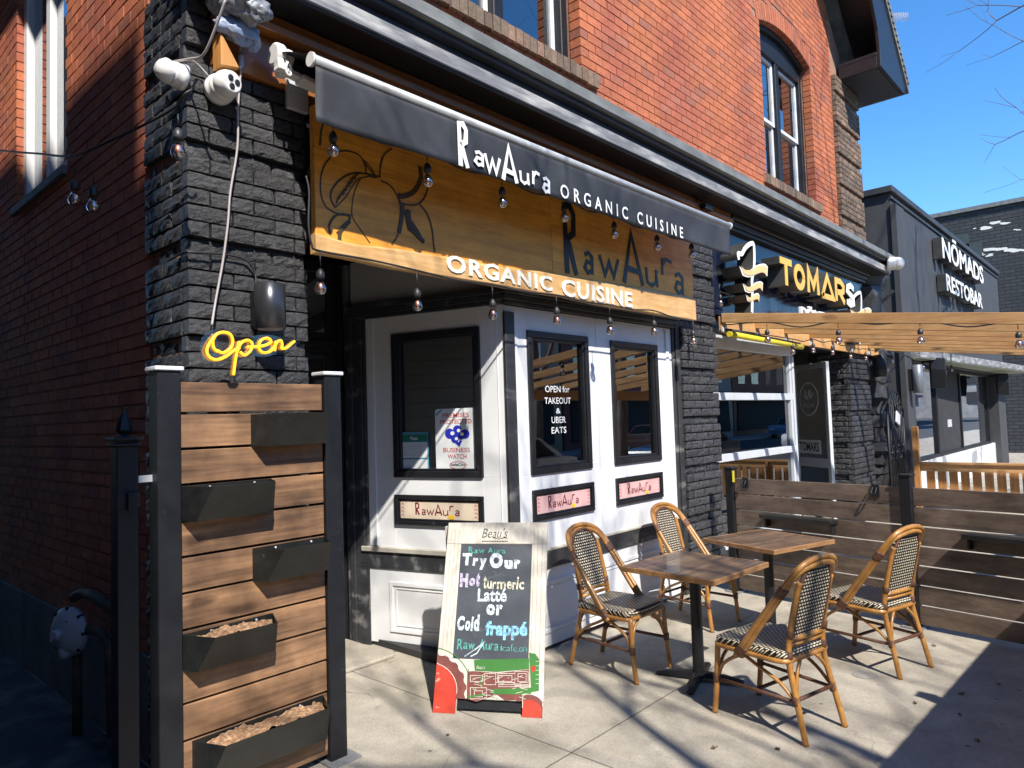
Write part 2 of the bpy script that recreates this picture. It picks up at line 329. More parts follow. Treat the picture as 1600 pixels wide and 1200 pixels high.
MT['parge']=mat('grey_parging',(.16,.165,.175),rough=.9,var=.25,vs=4,bump=.4,bs=40)
MT['meter']=mat('grey_meter',(.42,.44,.46),rough=.5,var=.12,vs=10)
# ------------------------------------------------------------------ ground, road, pavement
def concrete(name,col,joints=True,px=2.99,py=2.39,per=(4.2,3.05)):
    m=mat(name,col,rough=.88,var=.2,vs=2.2,bump=.35,bs=120,col2=(col[0]*.68,col[1]*.67,col[2]*.64),cs=1.9,cw=(.48,.74),bdist=.004); t=m.node_tree; L=t.links.new; b=t.nodes['Principled BSDF']
    tc=_n(t,'ShaderNodeTexCoord'); sp=_n(t,'ShaderNodeSeparateXYZ')
    wz=_n(t,'ShaderNodeTexNoise'); wz.inputs['Scale'].default_value=6; wv=_n(t,'ShaderNodeVectorMath',operation='MULTIPLY_ADD'); wv.inputs[1].default_value=(.008,.008,0)
    L(tc.outputs['Object'],wz.inputs['Vector']); L(wz.outputs['Color'],wv.inputs[0]); L(tc.outputs['Object'],wv.inputs[2]); L(wv.outputs[0],sp.inputs[0])
    src=b.inputs['Base Color'].links[0].from_socket; cur=src
    # fine speckle of sand and small dark spots
    vo=_n(t,'ShaderNodeTexVoronoi'); vo.inputs['Scale'].default_value=150; L(tc.outputs['Object'],vo.inputs['Vector'])
    r0=_n(t,'ShaderNodeMapRange'); r0.inputs[1].default_value=0; r0.inputs[2].default_value=1; r0.inputs[3].default_value=.8; r0.inputs[4].default_value=1.16; L(vo.outputs['Color'],r0.inputs[0])
    hs=_n(t,'ShaderNodeHueSaturation'); L(cur,hs.inputs['Color']); L(r0.outputs[0],hs.inputs['Value']); cur=hs.outputs[0]
    v2=_n(t,'ShaderNodeTexVoronoi'); v2.inputs['Scale'].default_value=3.3; L(tc.outputs['Object'],v2.inputs['Vector'])
    r2=_n(t,'ShaderNodeMapRange'); r2.inputs[1].default_value=.035; r2.inputs[2].default_value=.055; r2.inputs[3].default_value=.45; r2.inputs[4].default_value=1; L(v2.outputs['Distance'],r2.inputs[0])
    h2=_n(t,'ShaderNodeHueSaturation'); L(cur,h2.inputs['Color']); L(r2.outputs[0],h2.inputs['Value']); cur=h2.outputs[0]
    ve=_n(t,'ShaderNodeTexVoronoi',feature='DISTANCE_TO_EDGE'); ve.inputs['Scale'].default_value=.55; wz2=_n(t,'ShaderNodeTexNoise'); wz2.inputs['Scale'].default_value=2.2; wz2.inputs['Detail'].default_value=6; wv2=_n(t,'ShaderNodeVectorMath',operation='MULTIPLY_ADD'); wv2.inputs[1].default_value=(.45,.45,0); L(tc.outputs['Object'],wz2.inputs['Vector']); L(wz2.outputs['Color'],wv2.inputs[0]); L(tc.outputs['Object'],wv2.inputs[2]); L(wv2.outputs[0],ve.inputs['Vector'])
    cr=_n(t,'ShaderNodeMapRange'); cr.inputs[1].default_value=.0012; cr.inputs[2].default_value=.0035; cr.inputs[3].default_value=.5; cr.inputs[4].default_value=1; L(ve.outputs['Distance'],cr.inputs[0])
    mk=_n(t,'ShaderNodeTexNoise'); mk.inputs['Scale'].default_value=.7; L(tc.outputs['Object'],mk.inputs['Vector']); mr_=_n(t,'ShaderNodeMapRange'); mr_.inputs[1].default_value=.5; mr_.inputs[2].default_value=.56; L(mk.outputs[0],mr_.inputs[0])
    cm=_n(t,'ShaderNodeMix',data_type='FLOAT'); cm.inputs[2].default_value=1; L(mr_.outputs[0],cm.inputs[0]); L(cr.outputs[0],cm.inputs[3]); hc=_n(t,'ShaderNodeHueSaturation'); L(cur,hc.inputs['Color']); L(cm.outputs[0],hc.inputs['Value']); cur=hc.outputs[0]
    st_=_n(t,'ShaderNodeTexNoise'); st_.inputs['Scale'].default_value=4.5; st_.inputs['Detail'].default_value=9; st_.inputs['Roughness'].default_value=.7; L(tc.outputs['Object'],st_.inputs['Vector']); sr=_n(t,'ShaderNodeMapRange'); sr.inputs[1].default_value=.56; sr.inputs[2].default_value=.72; sr.inputs[3].default_value=1; sr.inputs[4].default_value=.66; L(st_.outputs[0],sr.inputs[0]); hs_=_n(t,'ShaderNodeHueSaturation'); L(cur,hs_.inputs['Color']); L(sr.outputs[0],hs_.inputs['Value']); cur=hs_.outputs[0]
    if joints:
        for ax,o,pr in ((0,px,per[0]),(1,py,per[1])):
            a=_n(t,'ShaderNodeMath',operation='MULTIPLY_ADD'); a.inputs[1].default_value=1/pr; a.inputs[2].default_value=-o/pr+.5+100; L(sp.outputs[ax],a.inputs[0])
            f=_n(t,'ShaderNodeMath',operation='FRACT'); L(a.outputs[0],f.inputs[0])
            s=_n(t,'ShaderNodeMath',operation='SUBTRACT'); s.inputs[1].default_value=.5; L(f.outputs[0],s.inputs[0])
            ab=_n(t,'ShaderNodeMath',operation='ABSOLUTE'); L(s.outputs[0],ab.inputs[0])
            r=_n(t,'ShaderNodeMapRange'); r.inputs[1].default_value=.0028/pr; r.inputs[2].default_value=.0065/pr; r.inputs[3].default_value=.3; r.inputs[4].default_value=1; L(ab.outputs[0],r.inputs[0])
            h=_n(t,'ShaderNodeHueSaturation'); L(cur,h.inputs['Color']); L(r.outputs[0],h.inputs['Value']); cur=h.outputs[0]
    L(cur,b.inputs['Base Color'])
    return m
MT['concrete']=concrete('pavement_concrete',(.375,.335,.27))
MT['asphalt']=mat('asphalt',(.05,.05,.052),rough=.9,var=.3,vs=4,bump=.6,bs=160,col2=(.075,.073,.07),cs=.8)
MT['alley']=mat('alley_asphalt',(.06,.062,.068),rough=.9,var=.4,vs=6,bump=1,bs=60,col2=(.11,.11,.11),cs=3,bdist=.02)
MT['kerb']=mat('kerb_concrete',(.36,.35,.33),rough=.9,var=.2,bump=.3)
MT['line']=mat('road_paint',(.7,.68,.6),rough=.7,var=.15,vs=20)
b=MB(); b.box(-400,400,-400,400,-.4,-.13); b.build('ground',MT['asphalt'],kind='structure')
b=MB(); b.box(-60,60,-2.55,16,-.125,0); b.build('sidewalk',MT['concrete'],kind='structure')
b=MB(); b.box(-60,60,-2.7,-2.554,-.128,0.002); b.build('kerb',MT['kerb'],kind='structure',bevel=.02)
b=MB(); b.box(-60,60,-16.5,-13.6,-.128,0); b.build('far_sidewalk',MT['kerb'],kind='structure')
b=MB()
for i in range(-10,12): b.box(i*5-1.2,i*5+1.2,-8.15,-8.03,-.128,-.124)
b.build('road_marking',MT['line'],kind='structure')
b=MB()
n=26
vs=[];fs=[]
for i in range(n+1):
    for j in range(n+1):
        x=-.9+(1.47+.9)*i/n; y=3.42+(16-3.42)*(j/n)**1.6
        vs.append((x,y,.006+.035*mnoise.noise(V3((x*2.2,y*1.7,0)))*min(1,(y-3.42)*2)+.012))
for i in range(n):
    for j in range(n): fs.append((i*(n+1)+j,(i+1)*(n+1)+j,(i+1)*(n+1)+j+1,i*(n+1)+j+1))
b.add(vs,fs,0,True); b.build('alley_ground',MT['alley'],kind='structure')
# ------------------------------------------------------------------ brickwork
CH=.0817
def bricks(mb,F,a0,a1,z0,z1,course=CH,length=.215,depth=.1,joint=.011,holes=(),dropfn=None,roughn=0,offs=None,clip=None,phase=0,mi=0,jit=.0015,rnd=None):
    rnd=rnd or random
    k=0; z=z0
    while z<z1-.02:
        zt=min(z+course-joint,z1); zc=(z+zt)/2
        lo,hi=a0,a1
        if clip: lo,hi=max(a0,clip(zc)[0]),min(a1,clip(zc)[1])
        iv=[(lo,hi)]
        for (h0,h1,g0,g1) in holes:
            if g0<zc<g1:
                nv=[]
                for (p,q) in iv:
                    if h1<=p or h0>=q: nv.append((p,q)); continue
                    if h0>p: nv.append((p,h0))
                    if h1<q: nv.append((h1,q))
                iv=nv
        of=offs(k) if offs else 0
        for (p,q) in iv:
            s=math.floor((p-a0)/length-1)*length+a0+((k+phase)%2)*length/2
            while s<q:
                l,r=max(s,p),min(s+length-joint,q)
                if l-p<.03: l=p
                if q-r<.045: r=q
                if r-l>.025 and not(dropfn and dropfn((l+r)/2,zc)):
                    d=of+rnd.uniform(-jit,jit)
                    if roughn<=0:
                        mb.add([F.p(l,z,d),F.p(r,z,d),F.p(r,zt,d),F.p(l,zt,d),F.p(l,z,d-depth),F.p(r,z,d-depth),F.p(r,zt,d-depth),F.p(l,zt,d-depth)],
                               [(0,1,2,3),(0,4,5,1),(3,2,6,7),(0,3,7,4),(1,5,6,2)],mi)
                    else:
                        nx=max(2,int((r-l)/.03)); nz=4; vs=[]; fs=[]
                        for j in range(nz+1):
                            for i in range(nx+1):
                                u=i/nx; v=j/nz; e=min(u*(r-l),(1-u)*(r-l),v*(zt-z)*1.3,(1-v)*(zt-z)*1.3)
                                dd=d+min(0,(e-.012))*.45+rnd.uniform(-roughn,roughn)*.55
                                vs.append(F.p(l+u*(r-l)+rnd.uniform(-.0015,.0015),z+v*(zt-z)+rnd.uniform(-.0015,.0015),dd))
                        for j in range(nz):
                            for i in range(nx):
                                q0=j*(nx+1)+i; fs.append((q0,q0+1,q0+nx+2,q0+nx+1))
                        c=len(vs); vs+=[F.p(l,z,d-depth),F.p(r,z,d-depth),F.p(r,zt,d-depth),F.p(l,zt,d-depth)]
                        fs.append(tuple([i for i in range(nx,-1,-1)]+[c,c+1])); t0=nz*(nx+1)
                        fs.append(tuple([t0+i for i in range(nx+1)]+[c+2,c+3]))
                        fs.append(tuple([j*(nx+1) for j in range(nz+1)]+[c+3,c]))
                        fs.append(tuple([j*(nx+1)+nx for j in range(nz,-1,-1)]+[c+1,c+2]))
                        mb.add(vs,fs,mi,False)
                        # front grid smooth-ish
                s+=length
                if r==q: break
        z+=course; k+=1
def wallgrid(mb,F,a0,a1,z0,z1,d0,d1,holes,mi=0):
    xs=sorted({a0,a1,*[h[0] for h in holes],*[h[1] for h in holes]}); zs=sorted({z0,z1,*[h[2] for h in holes],*[h[3] for h in holes]})
    xs=[x for x in xs if a0<=x<=a1]; zs=[z for z in zs if z0<=z<=z1]
    for i in range(len(xs)-1):
        for j in range(len(zs)-1):
            cx=(xs[i]+xs[i+1])/2; cz=(zs[j]+zs[j+1])/2
            if any(h[0]<cx<h[1] and h[2]<cz<h[3] for h in holes): continue
            mb.fbox(F,xs[i],xs[i+1],zs[j],zs[j+1],d0,d1,mi)
# ------------------------------------------------------------------ the corner building
FR=FY(3.465)                                       # face of the piers and of the upper wall
BX0,BX1=1.474,12.45
bld=thing('brick_building','two-storey orange-red brick corner building with black brick piers, dark cornice and white shopfront','building',(BX0,3.465,0))
SW=Frame((1.5,0,0),(0,-1,0),(-1,0,0))              # alley wall, a = -Y
swin=(-6.80,-5.50,3.62,6.2)
b=MB(); wallgrid(b,SW,-16,-3.6,.56,7.4,-.25,-.009,[(swin[0]-.006,swin[1]+.006,swin[2]-.006,swin[3]+.006)]); 
sw=b.build('side_wall',MT['red_mortar'],bld)
b=MB(); bricks(b,SW,-16,-4.03,.565,7.4,course=.0795,holes=[swin],depth=.08)
b.build('brickwork',MT['red_brick'],sw)
b=MB()
for i in range(14): 
    y=-16+i*.95; b.fbox(SW,y,min(y+.95,-3.62),-.15,.56,-.3,.012+.006*(i%2))
b.build('foundation',MT['parge'],bld,bevel=.004)
# side window
wi=MB(); a0,a1,z0,z1=swin
for q in ((a0,a0+.09,z0,z1),(a1-.09,a1,z0,z1),(a0+.09,a1-.09,z1-.09,z1),(a0+.09,a1-.09,z0,z0+.1)): wi.fbox(SW,*q,-.13,-.05)
wi.fbox(SW,(a0+a1)/2-.05,(a0+a1)/2+.05,z0+.1,z1-.09,-.13,-.06)
wf=wi.build('window',MT['white_paint'],bld,bevel=.004)
for q0,q1 in ((a0+.09,(a0+a1)/2-.05),((a0+a1)/2+.05,a1-.09)): p=MB(); p.fbox(SW,q0,q1,z0+.1,z1-.09,-.112,-.106); p.build('pane',MT['pane_clear'],wf)
p=MB(); p.fbox(SW,a0+.03,a1-.03,z0+.05,z1,-.2,-.16); p.build('blind',MT['white_paint'],wf)
p=MB(); p.fbox(SW,a0-.04,a1+.04,z0-.07,z0-.008,-.15,.035); p.build('sill',MT['lead'],wf,bevel=.005)
# upper wall with a segmental-arched window and a wide one
W1=(2.30,4.80,4.72,6.75); W2=(8.66,10.42,4.72,6.74); RISE=.15
ac=(W2[0]+W2[1])/2; hw=(W2[1]-W2[0])/2; AR=(hw*hw+RISE*RISE)/(2*RISE); AZ=W2[3]+RISE-AR
def arch_z(a): return AZ+math.sqrt(max(0,AR*AR-(a-ac)**2))
def clip(z): 
    if z<7.3: return (BX0,BX1)
    return (BX0+.5+(z-7.3),12.0-(z-7.3))
GH=[(W1[0],W1[1],W1[2]-.11,W1[3]),(W2[0],W2[1],W2[2]-.11,W2[3])]
def drop(a,z):
    if W2[0]-.13<a<W2[1]+.13 and z>W2[3]-.02:
        return math.hypot(a-ac,z-AZ)<AR+.235
    return False
b=MB(); HO=[(h[0]-.006,h[1]+.006,h[2],h[3]+.006) for h in GH]; HO[1]=(HO[1][0],HO[1][1],HO[1][2],7.0)
wallgrid(b,FR,BX0+.02,BX1,4.2,7.3,-.3,-.009,HO)
for i in range(16):
    a=W2[0]-.006+(W2[1]-W2[0]+.012)*i/16; a2=W2[0]-.006+(W2[1]-W2[0]+.012)*(i+1)/16
    b.fbox(FR,a,a2,min(arch_z((a+a2)/2)+.004,6.999),7.0,-.3,-.009)
b.prism(FR,[(BX0+.02,7.3),(12.0,7.3),(6.97,12.4)],-.3,-.009)
uw=b.build('upper_wall',MT['red_mortar'],bld)
b=MB(); bricks(b,FR,BX0,11.34,4.205,9.6,holes=GH,dropfn=drop,clip=clip,depth=.11)
nv=26
for i in range(nv):
    t0=-math.asin(hw/AR)*1.09; t1=-t0; th0=t0+(t1-t0)*(i+.06)/nv; th1=t0+(t1-t0)*(i+.94)/nv
    q=[(ac+rr*math.sin(th),AZ+rr*math.cos(th)) for rr,th in ((AR,th0),(AR,th1),(AR+.225,th1),(AR+.225,th0))]
    b.prism(FR,q,-.11,.0015)
b.build('brickwork',MT['red_brick'],uw)
def rowlock(x0,x1,zt,name):
    m=MB(); n=int((x1-x0)/.082); 
    for i in range(n):
        a=x0+(x1-x0)*i/n; m.fbox(FR,a+.005,a+(x1-x0)/n-.005,zt-.115+random.uniform(-.004,.004),zt+random.uniform(-.003,.003),-.1,.045+random.uniform(-.004,.004))
    m.fbox(FR,x0,x1,zt-.105,zt-.012,-.1,.032,1)
    return m
def sash_window(W,cols,Y,name='window',arch=False):
    F=FY(Y); x0,x1,z0,z1=W
    m=MB(); fw=.085; dz=.12
    zt=z1 if not arch else z1
    m.fbox(F,x0,x0+fw,z0,zt,-dz,0); m.fbox(F,x1-fw,x1,z0,zt,-dz,0); m.fbox(F,x0+fw,x1-fw,z0,z0+.05,-dz,0)
    if arch:
        pts=[(x0,z1-.22)]+[(x0+(x1-x0)*i/14,arch_z(x0+(x1-x0)*i/14)-.004) for i in range(15)]+[(x1,z1-.22)]
        m.prism(F,pts,-dz+.003,-.003)
        pts=[(ac+(AR-.02)*math.sin(t),AZ+(AR-.02)*math.cos(t)) for t in [(-1+2*i/12)*math.asin(hw/AR)*.97 for i in range(13)]]
        m.ribbon(F,pts,.1,-.02,.05)
    else: m.fbox(F,x0+fw,x1-fw,z1-fw,z1,-dz,0)
    top=z1-fw if not arch else z1-.22
    wd=(x1-x0-2*fw); ms=[]
    for i in range(1,cols):
        xm=x0+fw+wd*i/cols; ms.append(xm); m.fbox(F,xm-.055,xm+.055,z0+.05,top,-dz,-.01)
    o=m.build(name,MT['metal_black'],bld,bevel=.006)
    ed=[x0+fw]+sum([[q-.055,q+.055] for q in ms],[])+[x1-fw]
    for i in range(0,len(ed),2):
        l,r=ed[i],ed[i+1]; zb=z0+.05; mid=(zb+top)/2
        for (q0,q1,dd) in ((zb,mid+.02,-.075),(mid-.02,top,-.05)):
            sa=MB(); pa=MB(); sa.fbox(F,l,l+.045,q0,q1,dd-.04,dd); sa.fbox(F,r-.045,r,q0,q1,dd-.04,dd); sa.fbox(F,l+.045,r-.045,q0,q0+.05,dd-.04,dd-.001); sa.fbox(F,l+.045,r-.045,q1-.045,q1,dd-.04,dd-.001)
            pa.fbox(F,l+.045,r-.045,q0+.05,q1-.045,dd-.03,dd-.024)
            s=sa.build('sash',MT['cap'],o,bevel=.003); pa.build('pane',MT['pane'],o)
    bk=MB(); bk.fbox(F,x0-.1,x1+.1,z0-.1,z1+.3,-.6,-.55); bk.build('room_backing',MT['dark_int'],o)
    return o
o=sash_window(W1,3,3.60); rowlock(W1[0]-.06,W1[1]+.2,W1[2],'sill').build('sill',[MT['brown_brick'],MT['red_mortar']],o)
o=sash_window(W2,2,3.60,arch=True); rowlock(W2[0]-.1,W2[1]+.12,W2[2],'sill').build('sill',[MT['brown_brick'],MT['red_mortar']],o)
# quoin pier at the far corner
Q=FY(3.40); b=MB()
bricks(b,Q,11.36,12.50,4.26,6.96,depth=.12,offs=lambda k:-.035 if k%6==5 else 0,roughn=.004)
qo=b.build('quoin',MT['brown_brick'],bld)
b=MB(); b.box(11.40,12.46,3.442,3.9,4.26,6.95); b.build('core',MT['red_brick'],qo)
# roof, soffit, barge board, eaves return
b=MB(); b.prism(FY(2.80),[(13.2,7.03),(13.2,7.17),(6.97,13.4),(.75,7.17),(.75,7.03),(6.97,13.22)],-13,0)
rf=b.build('roof',MT['lead'],bld)
b=MB(); Fg=FY(2.82)
b.prism(Fg,[(13.03,7.11),(11.98,8.16),(10.4,9.74),(9.5,9.74),(10.9,8.33),(11.36,7.87),(11.58,7.5),(11.63,7.2),(11.63,6.95),(12.98,6.95)],-.05,0)
b.box(11.63,12.98,2.875,3.43,7.14,7.2); b.box(11.63,11.68,2.872,3.43,6.95,7.14); b.build('eaves_return',MT['black_paint'],rf,bevel=.006)
b=MB(); b.box(11.69,12.96,2.878,3.43,6.955,6.97); b.build('return_soffit',MT['navy'],rf)
b=MB(); b.prism(FY(2.88),[(12.9,7.28),(12.9,7.33),(6.97,13.2),(6.97,13.1)],-.56,0); b.build('soffit',MT['black_paint'],rf)
b=MB()
for i in range(60):
    x=13.16-i*.075; z=7.2+i*.075
    b.box(x-.05,x+.03,2.78,2.86,z-.02,z+.05)
b.build('shingle_edge',MT['lead'],rf)
# cornice
b=MB()
b.box(1.38,12.98,3.10,3.53,4.19,4.28,0)
b.box(1.40,12.94,3.145,3.53,4.155,4.188,1)
b.box(1.42,12.92,3.21,3.53,4.09,4.153,1)
b.box(1.42,12.92,3.17,3.53,3.99,4.088,2)
b.box(1.44,12.90,3.185,3.53,3.972,3.988,3)
b.box(7.42,12.46,3.37,3.53,3.92,3.97,3); b.box(7.42,12.46,3.41,3.53,3.86,3.918,1); b.box(7.42,12.46,3.44,3.53,3.82,3.858,3)
cn=b.build('cornice',[MT['lead'],MT['navy'],MT['cornice'],MT['black_paint']],bld,bevel=.006)
b=MB(); b.box(1.60,7.40,3.435,3.53,3.62,3.86); b.box(1.60,7.40,3.355,3.53,3.862,3.905); b.box(1.60,7.40,3.385,3.53,3.907,3.968)
b.build('timber_beam',MT['beam'],bld,bevel=.004)
b=MB(); b.box(1.62,12.4,3.535,3.9,3.1,4.2); b.build('header_wall',MT['black_paint'],bld)
# piers of rough black brick
off=lambda k:-.032 if k%6==2 else 0
def pier(x0,x1,Y,zt,side0=None,side1=None,zb=.026):
    F=FY(Y); m=MB(); bricks(m,F,x0,x1,zb,zt,depth=.06,roughn=.007,offs=off,length=.235,jit=.003)
    if side0: 
        G=Frame((x0,0,0),(0,-1,0),(-1,0,0)); bricks(m,G,-side0,-Y-.055,zb,zt,depth=.06,roughn=.007,offs=off,length=.235,jit=.003,phase=1)
    if side1:
        G=Frame((x1,0,0),(0,1,0),(1,0,0)); bricks(m,G,Y+.055,side1,zb,zt,depth=.06,roughn=.007,offs=off,length=.235,jit=.003,phase=1)
    o=m.build('brick_pier',MT['black_brick'],bld)
    k=MB(); k.box(x0+.045,x1-.045,Y+.045,max(side0 or Y+.3,side1 or Y+.3)-.002,0,zt); k.build('mortar_core',MT['black_mortar'],o)
    return o
pier(BX0,2.128,3.465,4.17,side0=4.03,side1=4.2)
pier(6.33,7.08,3.465,3.86,side0=3.75,side1=4.0)
# ------------------------------------------------------------------ white shopfront bay
FF=FY(3.53); LA=V3((3.409,4.858,0)); LF=Frame(LA,(.28242,-.95929,0),(-.95929,-.28242,0)); LL=1.385
shop=MB()
WA=(4.045,4.82,1.335,2.44); WB=(5.155,5.935,1.335,2.43); WL=(.375,1.176,1.335,2.47)
PA=(4.045,4.825,.985,1.222); PB=(5.155,5.93,.985,1.222); PL=(.375,1.176,.965,1.20)
for (x0,x1,h) in ((3.80,4.948,WA),(4.953,6.086,WB),(6.091,6.215,None)):
    wallgrid(shop,FF,x0,x1,.75,2.61,-.05,0,[h] if h else [])
shop.fbox(FF,6.10,6.15,.79,2.58,.0005,.014); shop.fbox(FF,3.895,3.93,.79,2.5,.0005,.008)
wallgrid(shop,LF,.115,LL-.004,.75,2.68,-.05,0,[WL])
shop.fbox(LF,.13,.2,.79,2.64,.0005,.012); shop.fbox(LF,1.318,1.322,.79,2.66,.0005,.006)
# panelled base
shop.fbox(FF,3.80,6.215,.03,.612,-.05,0); shop.fbox(LF,.0,LL-.004,.03,.612,-.05,0)
def rim(m,F,a0,a1,z0,z1,w,d0,d1,mi=0):
    m.fbox(F,a0,a1,z1-w,z1,d0,d1,mi); m.fbox(F,a0,a1,z0,z0+w,d0,d1,mi); m.fbox(F,a0,a0+w,z0+w,z1-w,d0,d1,mi); m.fbox(F,a1-w,a1,z0+w,z1-w,d0,d1,mi)
rim(shop,LF,.305,1.22,.125,.515,.03,.0005,.011); rim(shop,LF,.36,1.165,.175,.47,.012,.0005,.006)
rim(shop,FF,4.1,5.98,.13,.52,.03,.0005,.011); rim(shop,FF,4.16,5.92,.18,.47,.012,.0005,.006)
so=shop.build('shopfront',MT['white_paint'],bld,bevel=.003)
b=MB(); b.fbox(LF,-.03,LL-.004,2.735,3.1,-.05,-.002); b.fbox(FF,3.80,6.3,2.735,3.1,-.05,-.002); b.build('upper_panel',MT['grey_paint'],so)
t=MB()
t.fbox(FF,3.786,3.893,.79,2.562,-.004,.021)                        # corner post
t.fbox(FF,3.74,6.33,.615,.742,-.05,.016); t.fbox(LF,-.01,LL+.012,.615,.742,-.05,.014)
t.fbox(FF,6.217,6.30,.0,3.1,-.06,.018); t.fbox(FF,6.255,6.33,.0,3.1,.019,.035)
t.fbox(FF,3.78,6.30,.0,.028,-.05,-.012); t.fbox(LF,.0,LL-.03,.0,.028,-.05,-.012)
t.fbox(LF,-.10,.113,.0,2.735,-.05,.012); t.fbox(LF,-.06,-.01,.0,2.735,.0125,.028); t.fbox(LF,.045,.085,.75,2.735,.0125,.024)
for (z0,z1,d) in ((2.615,2.645,.03),(2.646,2.69,.05),(2.691,2.733,.072)):
    t.fbox(FF,3.80-d*.7,6.30,z0,z1,-.05,d); t.fbox(LF,.0,LL+d*.6,z0,z1,-.05,d-.001)
to=t.build('trim',MT['worn_black'],so,bevel=.004)
b=MB(); b.fbox(FF,3.76,6.215,.744,.768,-.04,.022); b.fbox(LF,.05,LL+.02,.744,.785,-.04,.033); b.build('sill',MT['sill_wood'],so,bevel=.006)
def shop_window(F,W,P):
    a0,a1,z0,z1=W; m=MB()
    rim(m,F,a0,a1,z0,z1,.05,-.05,.018); rim(m,F,a0+.0505,a1-.0505,z0+.0505,z1-.0505,.018,-.05,.004)
    rim(m,F,P[0],P[1],P[2],P[3],.035,.0008,.022); rim(m,F,P[0]+.0355,P[1]-.0355,P[2]+.0355,P[3]-.0355,.015,.0008,.012)
    o=m.build('window_frame',MT['black_paint'],so,bevel=.004)
    m=MB(); m.fbox(F,a0+.066,a1-.066,z0+.066,z1-.066,-.034,-.029); m.build('pane',MT['pane'],o)
    return o
shop_window(FF,WA,PA); shop_window(FF,WB,PB); shop_window(LF,WL,PL)
# dim room behind the bay
b=MB(); b.box(3.5,6.6,7.0,7.1,0,3.1); b.box(3.40,3.46,4.95,7.0,0,3.1); b.box(6.6,6.7,3.62,7.0,0,3.1); b.box(3.4,6.7,3.62,7.1,3.1,3.15,1); b.box(3.46,6.6,3.6,7.0,.004,.05,1)
b.box(3.9,6.3,5.2,5.75,.05,1.1,1); b.box(4.4,5.9,6.7,6.99,1.4,1.45,1)
b.build('room',[MT['int_wall'],MT['dark_int']],so)
# recessed entrance
FD=FY(5.0); m=MB()
m.fbox(FD,2.0,3.55,3.1,3.3,-.1,.3); m.fbox(FD,3.27,3.5,0,3.1,-.06,0); m.fbox(FD,2.0,3.27,2.34,2.52,-.06,.0); m.fbox(FD,2.0,2.2,0,2.34,-.06,0); m.fbox(FD,3.22,3.27,0,2.34,.0008,.03); m.fbox(FD,3.33,3.37,0,3.1,.0008,.03); m.fbox(FD,2.0,3.27,3.02,3.1,-.06,0)
m.fbox(FD,2.0,3.32,2.40,2.45,.0008,.035)
m.box(2.0,3.45,3.56,4.98,3.1,3.16)
en=m.build('entrance_surround',MT['black_paint'],so,bevel=.004)
m=MB(); rim(m,FD,2.2,3.22,.05,2.3,.14,-.055,-.012); m.fbox(FD,2.34,3.08,.19,.85,-.05,-.02); dr=m.build('door',MT['black_paint'],so,bevel=.004)
m=MB(); m.fbox(FD,2.34,3.08,.86,2.16,-.04,-.034); m.build('pane',MT['pane'],dr)
m=MB(); m.tube([FD.p(2.29,.95,.03),FD.p(2.29,1.35,.03)],.012); m.build('handle',MT['alu'],dr)
m=MB(); m.fbox(FD,2.0,3.27,2.521,3.019,-.04,-.034); m.build('transom_pane',MT['pane'],en)
m=MB(); m.box(2.13,3.36,4.35,4.99,.0,.03); m.build('doorstep',MT['concrete'],en,bevel=.008)
m=MB()
for k in range(22): m.box(2.06,2.125+.004*(k%2),3.56,4.93,k*.14,k*.14+.135)
m.build('side_siding',MT['grey_paint'],en)
# ------------------------------------------------------------------ the neighbour shopfront in the same building
T=FY(3.60); m=MB()
XR=9.56
m.fbox(T,7.0,XR,2.49,2.64,-.08,0); m.fbox(T,7.0,XR,1.905,1.99,-.08,0); m.fbox(T,7.0,XR,1.215,1.30,-.08,0); m.fbox(T,7.0,XR,.25,.36,-.08,0)
m.fbox(T,XR-.13,XR-.075,.361,2.489,-.079,-.001); m.fbox(T,XR-.06,XR,.361,2.489,-.079,.012); m.fbox(T,7.0,7.13,.361,2.489,-.079,-.001)
m.box(XR-.06,XR,3.70,5.2,2.49,2.6); m.box(XR-.06,XR,3.70,5.2,.25,.36)
o=m.build('shop_window_frame',MT['alu'],bld,bevel=.004)
for z0,z1 in ((.36,1.215),(1.30,1.905),(1.99,2.49)): m=MB(); m.fbox(T,7.13,XR-.13,z0,z1,-.05,-.044); m.build('pane',MT['pane_clear'],o)
m=MB(); m.box(XR-.035,XR-.03,3.69,5.2,.36,2.49); m.build('return_pane',MT['pane_clear'],o)
m=MB(); m.fbox(T,7.0,XR,0,.25,-.08,0); m.fbox(T,7.0,12.5,2.641,2.83,-.3,-.01); m.build('bulkhead',MT['black_paint'],bld)
m=MB(); m.box(6.72,12.5,8.2,8.3,0,2.9); m.box(6.72,6.8,3.9,8.2,0,2.9,1); m.box(12.5,12.6,4.0,8.2,0,2.9,1); m.box(6.72,12.5,3.72,8.3,2.84,2.9,1); m.box(6.8,12.5,3.56,8.2,.004,.04,1)
m.box(7.4,9.3,6.2,6.5,.04,1.0,2); m.box(7.3,9.4,7.9,8.19,1.5,2.2,3); m.box(8.0,8.06,5.0,5.06,.04,2.8,4)

random.seed(8)
for k in range(9):
    x=7.25+k*.27+random.uniform(-.08,.08); z=random.uniform(.75,1.9); y=random.uniform(4.3,7.6); m.box(x,x+random.uniform(.05,.22),y,y+.03,z,z+random.uniform(.3,.8),random.choice((0,2,3,4,1)))
for x in (7.95,8.35,8.9): m.box(x,x+.05,3.72,3.75,.04,2.7,random.choice((0,4)))
m.box(7.15,9.4,4.0,4.45,.70,.735,2); m.box(9.3,9.36,4.0,4.45,.04,.7,2); m.box(8.7,8.76,4.25,4.31,.04,2.2,5)
m.build('room',[MT['int_light'],MT['int_wall'],MT['pine'],MT['red_brick'],MT['alu'],mat('yellow_post',(.75,.6,.03),rough=.4)],bld)
pier(11.48,12.52,3.465,3.0,side0=3.95,side1=4.1)
